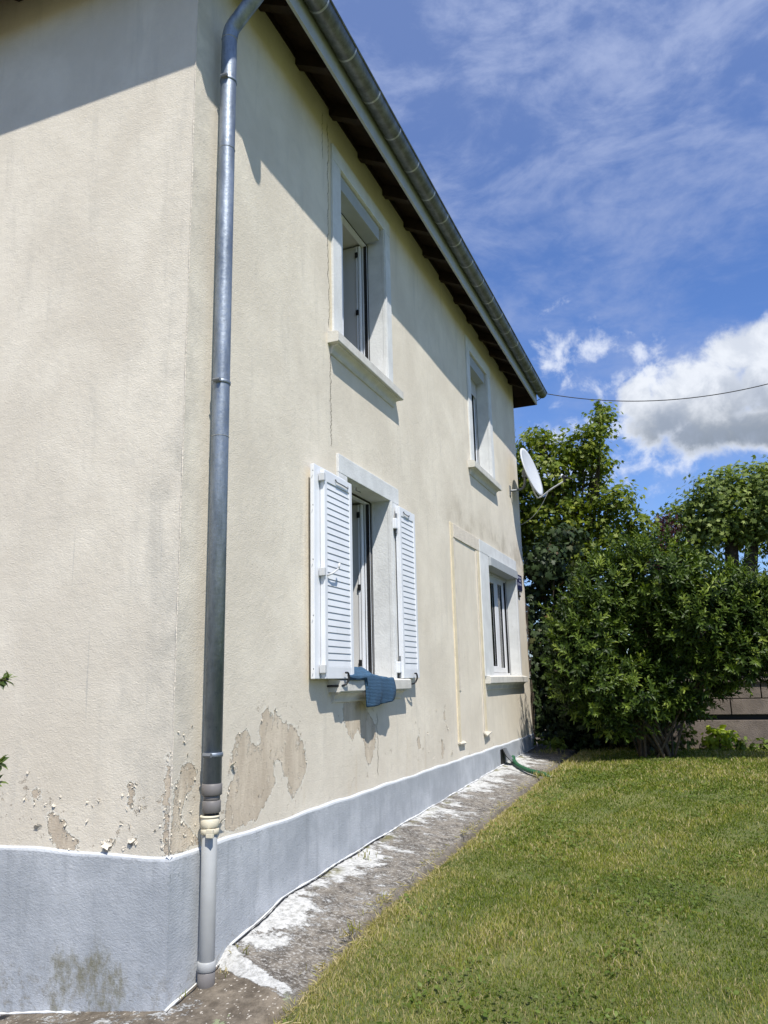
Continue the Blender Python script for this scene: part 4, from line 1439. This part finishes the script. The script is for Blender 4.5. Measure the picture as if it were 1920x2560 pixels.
def lance_leaf(w=0.2):
    V = [(0, 0, 0), (-w, .35, .03), (0, .38, -.02), (w, .35, .03), (-w * .75, .68, -.02), (0, .70, -.07), (w * .75, .68, -.02), (0, 1.0, -.20)]
    T = [(0, 2, 1), (0, 3, 2), (1, 2, 5), (1, 5, 4), (2, 3, 6), (2, 6, 5), (4, 5, 7), (5, 6, 7)]
    return np.array(V, float), np.array(T)


def ivy_leaf():
    V = [(0, 0, 0), (-.35, -.12, -.03), (-.62, .25, -.10), (-.30, .38, 0), (-.38, .72, -.06), (-.12, .62, 0), (0, 1.0, -.12), (.12, .62, 0), (.38, .72, -.06), (.30, .38, 0), (.62, .25, -.10), (.35, -.12, -.03), (0, .35, .04)]
    T = [(12, i, i + 1) for i in range(0, 11)] + [(12, 11, 0)]
    return np.array(V, float), np.array(T)


def instance(tmpl, P, Fr, S, tint, rng):
    V, T = tmpl
    n = len(P)
    W_ = np.einsum('nij,kj->nki', Fr, V) * S[:, None, None] + P[:, None, :]
    F_ = T[None] + (np.arange(n) * len(V))[:, None, None]
    return W_.reshape(-1, 3), F_.reshape(-1, 3), np.repeat(tint, len(V))


def crown(name, parent, tmpl, material, blobs, per_m2, size, seed, clump_r=0.22, clump_n=14, up=0.5, shell=0.35, tintbias=0.0, squash=1.0, tiptint=0.25):
    rng = np.random.default_rng(seed)
    PP, NN = [], []
    for (cx, cy, cz, rx, ry, rz) in blobs:
        area = 4 * math.pi * ((rx * ry) ** 1.6 / 3 + (rx * rz) ** 1.6 / 3 + (ry * rz) ** 1.6 / 3) ** (1 / 1.6)
        nc = max(3, int(area * per_m2 / clump_n))
        d = unit(rng.normal(size=(nc, 3)))
        r = 1 - shell * rng.random(nc) ** 1.6 + 0.10 * rng.normal(size=nc)
        cc = np.array([cx, cy, cz]) + d * r[:, None] * np.array([rx, ry, rz])
        k = rng.integers(int(clump_n * .5), int(clump_n * 1.5) + 1, nc)
        idx = np.repeat(np.arange(nc), k)
        off = rng.normal(size=(len(idx), 3)) * clump_r * 0.5
        off[:, 2] *= 0.55
        PP.append(cc[idx] + off)
        NN.append(d[idx] * 0.7 + off / clump_r * 0.5)
    P = np.concatenate(PP); N = np.concatenate(NN)
    # drop leaves buried deep in another lump
    dep = np.zeros(len(P))
    for (cx, cy, cz, rx, ry, rz) in blobs:
        q = 1 - np.sqrt((((P - [cx, cy, cz]) / [rx, ry, rz]) ** 2).sum(1))
        dep = np.maximum(dep, q)
    keepm = dep < 0.62
    P = P[keepm]; N = N[keepm]
    nv_ = N + np.array([0, 0, up]) + rng.normal(size=P.shape) * 0.55
    Fr = frames(nv_, rng)
    S = size * rng.uniform(0.6, 1.25, len(P))
    lf = np.sin(P[:, 0] * 5.1 + seed) * np.sin(P[:, 1] * 4.3 + 2 * seed) * np.sin(P[:, 2] * 6.1)
    tint = np.clip(0.45 + tintbias + 0.22 * rng.normal(size=len(P)) + 0.15 * lf, 0, 1)
    V, F_, t_ = instance(tmpl, P, Fr, S, tint, rng)
    return mesh_obj(name, V, F_, material, parent, False, t_)


def twig_tree(name, parent, base, blobs, r0_, material, n_per=2, seed=1, rs=0.35, trunk_top=None):
    rng = random.Random(seed)
    mb = MB()
    base = Vector(base)
    tt = Vector(trunk_top) if trunk_top else base + Vector((0, 0, 1.0))
    mb.tube(spline([base, base.lerp(tt, .5) + Vector((rng.uniform(-.06, .06), 0, 0)), tt], 5), [r0_ * (1 - .035 * i) for i in range(11)], 12)
    for (cx, cy, cz, rx, ry, rz) in blobs:
        for _ in range(n_per):
            e_ = Vector((cx + rng.uniform(-.6, .6) * rx, cy + rng.uniform(-.6, .6) * ry, cz + rng.uniform(-.3, .8) * rz))
            m_ = tt.lerp(e_, .5) + Vector((rng.uniform(-.15, .15), rng.uniform(-.1, .1), rng.uniform(-.1, .1)))
            sp = spline([tt - Vector((0, 0, .1)), m_, e_], 5)
            mb.tube(sp, [r0_ * rs * (1 - .075 * i) for i in range(len(sp))], 7)
    return mb.build(name, material, parent, True)


def B3(Y, L, ry=None):
    return [(x_, Y + (dy_ if (dy_ := (i * 0.37) % 0.7 - 0.35) else 0), z_, rx, (ry or (rx + rz) / 2 * 1.1), rz) for i, (x_, z_, rx, rz) in enumerate(L)]


STAR, LANCE, IVY = star_leaf(), lance_leaf(0.16), ivy_leaf()

maple = B3(15.6, [(-.11, 6.33, .36, .30), (.32, 6.10, .35, .28), (.72, 6.08, .32, .38), (1.20, 6.72, .17, .36), (1.08, 6.3, .22, .35), (.94, 5.85, .32, .38), (-.04, 5.55, .60, .55), (.66, 5.22, .58, .45), (1.33, 4.94, .38, .36), (1.66, 4.50, .30, .28),
                  (-.02, 4.75, .68, .45), (.83, 4.48, .70, .34), (1.40, 4.05, .55, .28), (-.22, 4.10, .60, .45), (.55, 3.85, .65, .36), (-.9, 5.0, .8, .8), (-1.0, 5.9, .6, .5)])
T1 = empty('maple_tree', (0.5, 15.8, 0.5), 'green star-leaved tree rising behind the satellite dish', 'tree')
twig_tree('trunk', T1, (0.5, 15.8, 0.4), maple, 0.11, MT['bark'], 2, 3, .35, (0.5, 15.7, 3.4))
crown('crown', T1, STAR, MT['maple'], maple, 300, 0.14, 21, 0.24, 14, 0.7, 0.55, 0.12)

rt_ = B3(18, [(3.31, 5.45, .5, .46), (3.89, 5.65, .5, .46), (4.4, 5.3, .5, .75), (2.8, 5.15, .42, .38), (2.37, 5.02, .26, .28), (2.57, 4.6, .44, .40), (3.15, 4.70, .58, .48), (3.78, 4.75, .58, .52), (2.76, 4.1, .42, .30), (2.28, 4.05, .32, .42), (4.4, 4.4, .5, .5), (5.2, 5.0, .7, .8), (3.5, 5.0, .9, .6), (2.2, 3.5, .3, .4)])
T2 = empty('field_tree', (3.5, 18, 0.5), 'pale green tree with two dark trunks beyond the clipped hedge', 'tree')
mb = MB()
for (xa, xb) in ((3.36, 3.42), (3.66, 3.84)):
    mb.tube(spline([(xa - .02, 18, 0.4), (xa, 18, 3.2), (xb, 18, 4.5), (xb + .05, 18, 5.2)], 5), [0.16, .155, .15, .15, .15, .145, .14, .14, .135, .13, .12, .11, .10, .09, .07, .05], 12)
mb.build('trunk', MT['bark'], T2, True)
crown('crown', T2, STAR, MT['rtree'], rt_, 300, 0.14, 33, 0.28, 14, 0.7, 0.5, 0.05)

pb = B3(16.7, [(2.03, 4.30, .34, .34), (2.22, 4.62, .22, .26), (1.92, 4.0, .36, .34), (2.3, 3.9, .3, .34), (1.7, 3.8, .3, .3)], .3)
T3 = empty('purple_tree', (2.05, 16.7, 0.5), 'dark purple-leaved tree glimpsed between the two green trees', 'tree')
twig_tree('trunk', T3, (2.05, 16.7, 0.4), pb, 0.06, MT['bark'], 2, 5, .3, (2.05, 16.7, 3.2))
crown('crown', T3, LANCE, MT['purple'], pb, 420, 0.11, 41, 0.2, 14, 0.4, 0.7)

# clipped hedge
HG = empty('clipped_hedge', (4.5, 14.8, 0.5), 'dark clipped hedge standing above the concrete wall', 'hedge')
rng = np.random.default_rng(5)
n = 26000
face = rng.random(n)
xx = rng.uniform(1.5, 8.0, n)
yy_ = np.where(face < .65, 14.25 + np.abs(rng.normal(size=n)) * .10, rng.uniform(14.2, 15.4, n))
z_ = np.where(face < .65, rng.uniform(0.6, 3.25, n), 3.25 + rng.normal(size=n) * .035 + .03 * np.sin(xx * 3))
N = np.where((face < .65)[:, None], np.array([0, -1, .4]), np.array([0, -.2, 1.])) + rng.normal(size=(n, 3)) * .5
V, F_, t_ = instance(LANCE, np.stack([xx, yy_, z_], -1), frames(N, rng), rng.uniform(.05, .10, n), np.clip(.45 + .25 * rng.normal(size=n) + .25 * (z_ > 3.2), 0, 1), rng)
mesh_obj('foliage', V, F_, MT['hedge'], HG, False, t_)
MB().box(1.5, 8.0, 14.36, 15.3, 0.5, 3.17).build('branch_mass', MT['bark'], HG)

# vine-covered mass by the house corner
vb = B3(13.5, [(.30, 3.45, .38, .45), (.15, 2.68, .34, .6), (.38, 2.0, .50, .70), (.08, 1.29, .33, .66), (.57, 1.09, .45, .58), (.72, 3.0, .36, .45), (1.0, 1.6, .44, .75), (.52, 3.95, .30, .24), (1.0, 2.5, .4, .5), (1.25, .85, .35, .35), (1.6, .75, .30, .28), (.9, .7, .4, .3), (.45, .65, .35, .25)], 0.36)
vb = [(a, b - .05, c, d, e_, f_) for a, b, c, d, e_, f_ in vb]
V1 = empty('vine_thicket', (0.5, 13.4, 0.5), 'dark thicket of lobed leaves against the far corner of the house', 'shrub')
twig_tree('stems', V1, (0.5, 13.45, 0.4), vb, 0.05, MT['bark'], 2, 8, .35, (0.5, 13.4, 1.2))
crown('foliage', V1, IVY, MT['vine'], vb, 420, 0.10, 52, 0.22, 12, 0.2, 0.55, 0.0)
rng = np.random.default_rng(9)
n = 520
hz = rng.uniform(0.75, 3.0, n)
P = np.stack([0.03 + rng.random(n) * .06 + .03 * np.sin(hz * 7), 12.78 + rng.random(n) * .16, hz], -1)
N = np.array([.8, -.5, .2]) + rng.normal(size=(n, 3)) * .5
V, F_, t_ = instance(IVY, P, frames(N, rng), rng.uniform(.04, .085, n), rng.uniform(.1, .8, n), rng)
mesh_obj('creeping_leaves', V, F_, MT['vine'], V1, False, t_)
mb = MB()
for k_ in range(3):
    pts = [(0.012 + .012 * math.sin(i * .9 + k_) + .008 * k_, 12.70 + .03 * k_ + .02 * math.sin(i * .7 + k_ * 2), 0.6 + i * .11) for i in range(21)]
    mb.tube(pts, 0.006, 6)
mb.build('creeping_stems', MT['bark'], V1)


# big multi-stem bush: upright shoots with whorled leaves
def shoots(name, parent, blobs, n_total, seed, ln=0.26, leaf=0.085, material=None, upw=0.6, nleaf=16, w=0.17, spread=0.35):
    rng = np.random.default_rng(seed)
    area = np.array([rx * rz + rx * ry + ry * rz for (_, _, _, rx, ry, rz) in blobs])
    pick = rng.choice(len(blobs), n_total, p=area / area.sum())
    Bb = np.array(blobs)[pick]
    d = unit(rng.normal(size=(n_total, 3)))
    r = 1 - spread * rng.random(n_total) ** 1.3
    base = Bb[:, :3] + d * r[:, None] * Bb[:, 3:]
    dep = np.zeros(n_total)
    for b in blobs:
        q = 1 - np.sqrt((((base - b[:3]) / np.array(b[3:])) ** 2).sum(1))
        dep = np.maximum(dep, q)
    base = base[dep < .55]; d = d[dep < .55]
    m = len(base)
    axis = unit(d * 0.75 + np.array([0, 0, upw]) + rng.normal(size=(m, 3)) * .28)
    L_ = ln * rng.uniform(.5, 1.25, m)
    rr = unit(rng.normal(size=(m, 3)))
    a1 = unit(np.cross(axis, rr)); a2 = np.cross(axis, a1)
    P, Fr, S, tint = [], [], [], []
    ti = np.clip(.42 + .26 * rng.normal(size=m), 0, 1)
    for k_ in range(nleaf):
        t_ = (k_ + .5) / nleaf
        ang = k_ * 2.4 + rng.uniform(-.3, .3, m)
        rad_ = a1 * np.cos(ang)[:, None] + a2 * np.sin(ang)[:, None]
        tip = unit(rad_ * (1.05 - .65 * t_) + axis * (.35 + .65 * t_) - np.array([0, 0, .25 * (1 - t_)]) + rng.normal(size=(m, 3)) * .12)
        nn = unit(axis - tip * (axis * tip).sum(1, keepdims=True) + 1e-4)
        x_ = np.cross(tip, nn)
        P.append(base + axis * (L_ * t_)[:, None])
        Fr.append(np.stack([x_, tip, nn], -1))
        S.append(leaf * (1.15 - .35 * t_) * rng.uniform(.75, 1.2, m))
        tint.append(np.clip(ti + .22 * (t_ - .5) + .08 * rng.normal(size=m), 0, 1))
    V, F_, t_ = instance(lance_leaf(w), np.concatenate(P), np.concatenate(Fr), np.concatenate(S), np.concatenate(tint), rng)
    return mesh_obj(name, V, F_, material, parent, False, t_)


bb = B3(12.10, [(2.07, 3.0, .55, .50), (1.76, 2.16, .66, .62), (2.56, 2.38, .58, .54), (2.37, 1.68, .60, .46), (1.58, 1.48, .56, .42), (2.21, 1.20, .30, .22), (1.35, 1.12, .30, .24)], 0.46)
bb += [(1.13, 11.5, 2.29, .46, .40, .50), (1.10, 11.45, 1.58, .42, .38, .48), (.97, 11.3, 1.88, .30, .30, .50), (1.36, 11.6, 2.79, .37, .38, .45),
       (3.09, 11.9, 2.53, .43, .36, .46), (3.12, 11.8, 1.84, .42, .30, .34), (3.36, 11.9, 2.19, .29, .32, .49), (3.66, 11.9, 2.28, .32, .34, .52)]
BU = empty('garden_bush', (1.85, 12.35, 0.5), 'large multi-stemmed green bush with narrow leaves on the lawn edge', 'bush')
rng_ = random.Random(4)
mb = MB()
for i in range(26):
    a = rng_.uniform(0, 6.28)
    b_ = rng_.choice(bb)
    s0 = Vector((1.85 + .22 * math.cos(a), 12.2 + .16 * math.sin(a), 0.44))
    e_ = Vector((b_[0] + rng_.uniform(-.3, .3), b_[1] + rng_.uniform(-.2, .2), b_[2] + rng_.uniform(-.2, .2)))
    m_ = Vector((s0.x + (e_.x - s0.x) * .38, s0.y + (e_.y - s0.y) * .4, 0.5 + (e_.z - .5) * .55))
    sp = spline([s0, m_, e_], 7)
    r_ = rng_.uniform(.014, .028)
    mb.tube(sp, [r_ * (1 - .045 * k) for k in range(len(sp))], 7)
mb.build('stems', MT['palestem'], BU, True)
shoots('foliage', BU, bb, 3300, 77, 0.25, 0.10, MT['bush'], 0.55, 15, 0.17, 0.45)
# long shoots standing above the crown
tops = [(2.07, 12.3, 3.45, .55, .4, .12), (1.5, 12.4, 3.3, .4, .4, .1), (2.6, 12.3, 2.9, .5, .4, .1), (3.1, 12.3, 2.95, .4, .4, .1)]
shoots('top_shoots', BU, tops, 90, 78, 0.42, 0.10, MT['bush'], 1.8, 18, 0.17, 0.9)

# border plants along the wall foot
HY = empty('lime_plant', (2.71, 13.3, 0.52), 'bright lime-green broad-leaved plant at the foot of the concrete wall', 'plant')
crown('leaves', HY, lance_leaf(.36), MT['lime'], [(2.71, 13.3, .70, .22, .18, .17)], 420, 0.115, 61, 0.07, 6, 0.8, 0.35)
MB().tube([(2.71, 13.3, .45), (2.71, 13.3, .72)], .012, 6).build('stem', MT['palestem'], HY)
for i, (x_, z_, rx, rz, lab) in enumerate(((2.26, .68, .08, .20, 'tall leafy border plant just left of the lime-green plant'), (3.02, .60, .10, .09, 'low narrow-leaved plant just right of the lime-green plant'),
                                           (3.35, .60, .18, .07, 'low weeds at the foot of the wall by the right edge'), (2.05, .57, .12, .10, 'leafy border plant close to the stems of the bush'),
                                           (0.32, .66, .25, .08, 'pale weeds at the far foot of the house plinth'))):
    yv_ = 13.3 if i < 4 else 12.55
    e_ = empty('border_plant', (x_, yv_, .52), lab, 'plant', 'small plants along the foot of the wall')
    crown('leaves', e_, lance_leaf(.24), MT['weed'], [(x_, yv_, z_, rx, .10, rz)], 500, 0.11, 70 + i, 0.08, 6, 0.9, 0.6)
    MB().tube([(x_, yv_, .45), (x_, yv_, z_)], .008, 6).build('stem', MT['palestem'], e_)

# near shrub whose twig tips poke in from the left edge
NS = empty('leafy_shrub', (-1.0, 2.5, 0.1), 'leafy shrub whose twig tips poke in at the left edge', 'shrub')
mb = MB()
tips = [((-0.60, 2.56, 1.60), (-0.205, 2.60, 1.675)), ((-0.60, 2.56, 1.22), (-0.215, 2.60, 1.33)), ((-0.60, 2.56, 1.1), (-0.225, 2.60, 1.25)), ((-0.7, 2.5, 1.7), (-0.4, 2.55, 1.9)), ((-.8, 2.5, 1.4), (-.42, 2.4, 1.5))]
rng = np.random.default_rng(3)
P, N, Yt = [], [], []
for a, b in tips:
    a = np.array(a); b = np.array(b)
    mb.tube(spline([(-1.0, 2.5, .1), (-0.85, 2.52, .8), tuple(a), tuple(b)], 6), 0.006, 6)
    for k_ in range(26):
        t_ = 1.0 - abs(rng.normal()) * .22
        p = a + (b - a) * t_
        dr = unit((b - a)[None])[0] * .8 + rng.normal(size=3) * np.array([.5, .5, .8])
        P.append(p); Yt.append(unit(dr[None])[0]); N.append(rng.normal(size=3) + [0.2, -.4, .9])
P = np.array(P); Yt = np.array(Yt); N = unit(np.array(N))
N = unit(N - Yt * (N * Yt).sum(1, keepdims=True))
Fr = np.stack([np.cross(Yt, N), Yt, N], -1)
V, F_, t_ = instance(lance_leaf(.22), P, Fr, rng.uniform(.035, .062, len(P)), rng.random(len(P)), rng)
mesh_obj('leaves', V, F_, MT['near'], NS, False, t_)
crown('inner_leaves', NS, lance_leaf(.22), MT['near'], [(-1.0, 2.45, 1.2, .42, .30, .75)], 420, 0.05, 90, .12, 10, .5, .5)
mb.build('twigs', MT['palestem'], NS, True)


# ------------------------------------------------------------------ grass
def patch(x, y):
    return (np.sin(x * 2.1 + 1.3 * np.sin(y * 1.1)) * np.sin(y * 1.7 + 1.1 * np.sin(x * 1.9)) + .6 * np.sin(x * 5.3 + y * 2.2) * np.sin(y * 4.9 - x * 3.1) + .4 * np.sin(x * 11 + y * 7) * np.sin(y * 13 - x * 5))


def grass(bands, seed):
    rng = np.random.default_rng(seed)
    VV, FF, TT = [], [], []
    nb = 0
    for (y0, y1, dens, hgt, wid) in bands:
        xm = lambda yy: 3.0 + .085 * yy
        n = int((y1 - y0) * (xm(y1) - .62) * dens)
        y = rng.uniform(y0, y1, n)
        x = rng.uniform(.60, 1, n) if False else .62 + rng.random(n) * (xm(y) - .62)
        # uneven edge towards the path
        ed = .66 + .035 * np.sin(y * 6.1) + .03 * np.sin(y * 15.3) + np.interp(y, [2.5, 3.6, 4.6], [.02, .06, 0])
        kp = (x > ed) | (rng.random(n) < .06)
        kp &= rng.random(n) < np.clip(.80 + .35 * patch(x * 2.3 + 5, y * 2.1), .28, 1)
        x, y = x[kp], y[kp]; n = len(x)
        z = lawn_z(x, y) - .004
        pt = patch(x, y)
        h = hgt * rng.uniform(.35, 1.15, n) * (1 + .25 * pt) * np.where(rng.random(n) < .02, 1.7, 1)
        h *= np.where(x < ed[kp] + .10, 1.25, 1)
        a = rng.uniform(0, 2 * np.pi, n)
        lean = rng.uniform(.1, 1.0, n) * h
        la = rng.uniform(0, 2 * np.pi, n)
        dx_, dy_ = np.cos(a) * wid * .5, np.sin(a) * wid * .5
        lx, ly = np.cos(la) * lean, np.sin(la) * lean
        dry = (rng.random(n) < np.clip(.22 + .26 * pt + np.clip((1.05 - x) * 2.2, 0, .75), .05, .95))
        ti = np.where(dry, rng.uniform(.60, .95, n), np.clip(.30 + .20 * rng.normal(size=n) + .13 * pt, 0, .62))
        v = np.stack([np.stack([x - dx_, y - dy_, z], -1), np.stack([x + dx_, y + dy_, z], -1),
                      np.stack([x + dx_ * .8 + lx * .35, y + dy_ * .8 + ly * .35, z + h * .6], -1), np.stack([x - dx_ * .8 + lx * .35, y - dy_ * .8 + ly * .35, z + h * .6], -1),
                      np.stack([x + lx, y + ly, z + h * .95], -1)], 1)
        VV.append(v.reshape(-1, 3))
        T = np.array([(0, 1, 2), (0, 2, 3), (3, 2, 4)])
        FF.append((T[None] + (nb + np.arange(n) * 5)[:, None, None]).reshape(-1, 3))
        TT.append(np.repeat(ti, 5))
        nb += n * 5
    o_ = mesh_obj('grass', np.concatenate(VV), np.concatenate(FF), MT['grass'], None, False, np.concatenate(TT))
    tag(o_, 'short mown grass with dry straw patches', 'grass', None, 'stuff')


grass([(1.9, 4.2, 22000, .025, .0032), (4.2, 6.2, 14000, .028, .0043), (6.2, 9.0, 7500, .031, .0060), (9.0, 13.6, 3400, .038, .0095)], 101)

# broad-leaved weeds in the lawn
rng = np.random.default_rng(202)
n = 14000
y = 2.3 + 10 * rng.random(n) ** 1.6
x = .72 + rng.random(n) * (2.3 + .08 * y)
kp = patch(x * 1.3 + 2, y * 1.2) > .15
x, y = x[kp], y[kp]
P = np.stack([x, y, lawn_z(x, y) + .022 + rng.random(len(x)) * .012], -1)
V, F_, t_ = instance(lance_leaf(.30), P, frames(np.array([0, 0, 1.]) + rng.normal(size=P.shape) * .45, rng), rng.uniform(.016, .036, len(x)), rng.uniform(0.1, .8, len(x)), rng)
cl = mesh_obj('lawn_weeds', V, F_, MT['weed'], None, False, t_)
tag(cl, 'clover and small broad-leaved weeds in the lawn', 'ground cover', None, 'stuff')

# dry grass clippings scattered over the lawn edge and the path
rng = np.random.default_rng(404)
n = 5200
y = 2.6 + 9.5 * rng.random(n) ** 1.5
x = .645 + .055 * np.sin(y * 6.1) * .5 + rng.normal(size=n) * np.interp(y, [2.5, 4.5], [.07, .045])
kp = x > .48
x, y = x[kp], y[kp]
z = np.where(x < .60, np.where(y > 3.95, zpath_up(y), zpath_lo(y)) - .07 * np.clip(x, 0, .6) / .6, lawn_z(x, y)) + .008 + .01 * rng.random(len(x))
P = np.stack([x, y, z], -1)
ax = unit(rng.normal(size=P.shape) * [1, 1, .35] + [0, 0, .25])
nn = unit(np.cross(ax, rng.normal(size=P.shape)))
V, F_, t_ = instance(lance_leaf(.045), P, np.stack([np.cross(ax, nn), ax, nn], -1), rng.uniform(.02, .06, len(P)), rng.uniform(.6, 1, len(P)), rng)
dc = mesh_obj('dry_clippings', V, F_, MT['grass'], None, False, t_)
tag(dc, 'dry straw clippings lying along the edge of the lawn by the path', 'dry grass', None, 'stuff')

# tufts growing from the path joints
rng = np.random.default_rng(303)
pts = []
for (cx, cy, n_, s_) in ((0.10, 4.02, 18, .03), (0.12, 3.84, 30, .02), (0.10, 5.7, 30, .07), (0.60, 4.35, 24, .03), (0.70, 9.85, 160, .07), (0.05, 3.60, 8, .02), (0.30, 12.2, 120, .15)):
    for _ in range(n_):
        pts.append((cx + rng.normal() * s_, cy + rng.normal() * s_))
P = np.array(pts)
zz_ = np.where(P[:, 1] > 3.95, zpath_up(P[:, 1]), zpath_lo(P[:, 1])) - .03
P3 = np.column_stack([np.maximum(P[:, 0], .03), P[:, 1], zz_])
ax = unit(np.array([0, 0, 1.]) + rng.normal(size=P3.shape) * .45)
nn = unit(np.cross(ax, rng.normal(size=P3.shape)))
Fr = np.stack([np.cross(ax, nn), ax, nn], -1)
V, F_, t_ = instance(lance_leaf(.05), P3, Fr, rng.uniform(.03, .075, len(P3)), rng.uniform(.4, 1, len(P3)), rng)
tf = mesh_obj('path_tufts', V, F_, MT['grass'], None, False, t_)
tag(tf, 'sparse dry grass tufts growing from the joints of the path', 'grass', None, 'stuff')
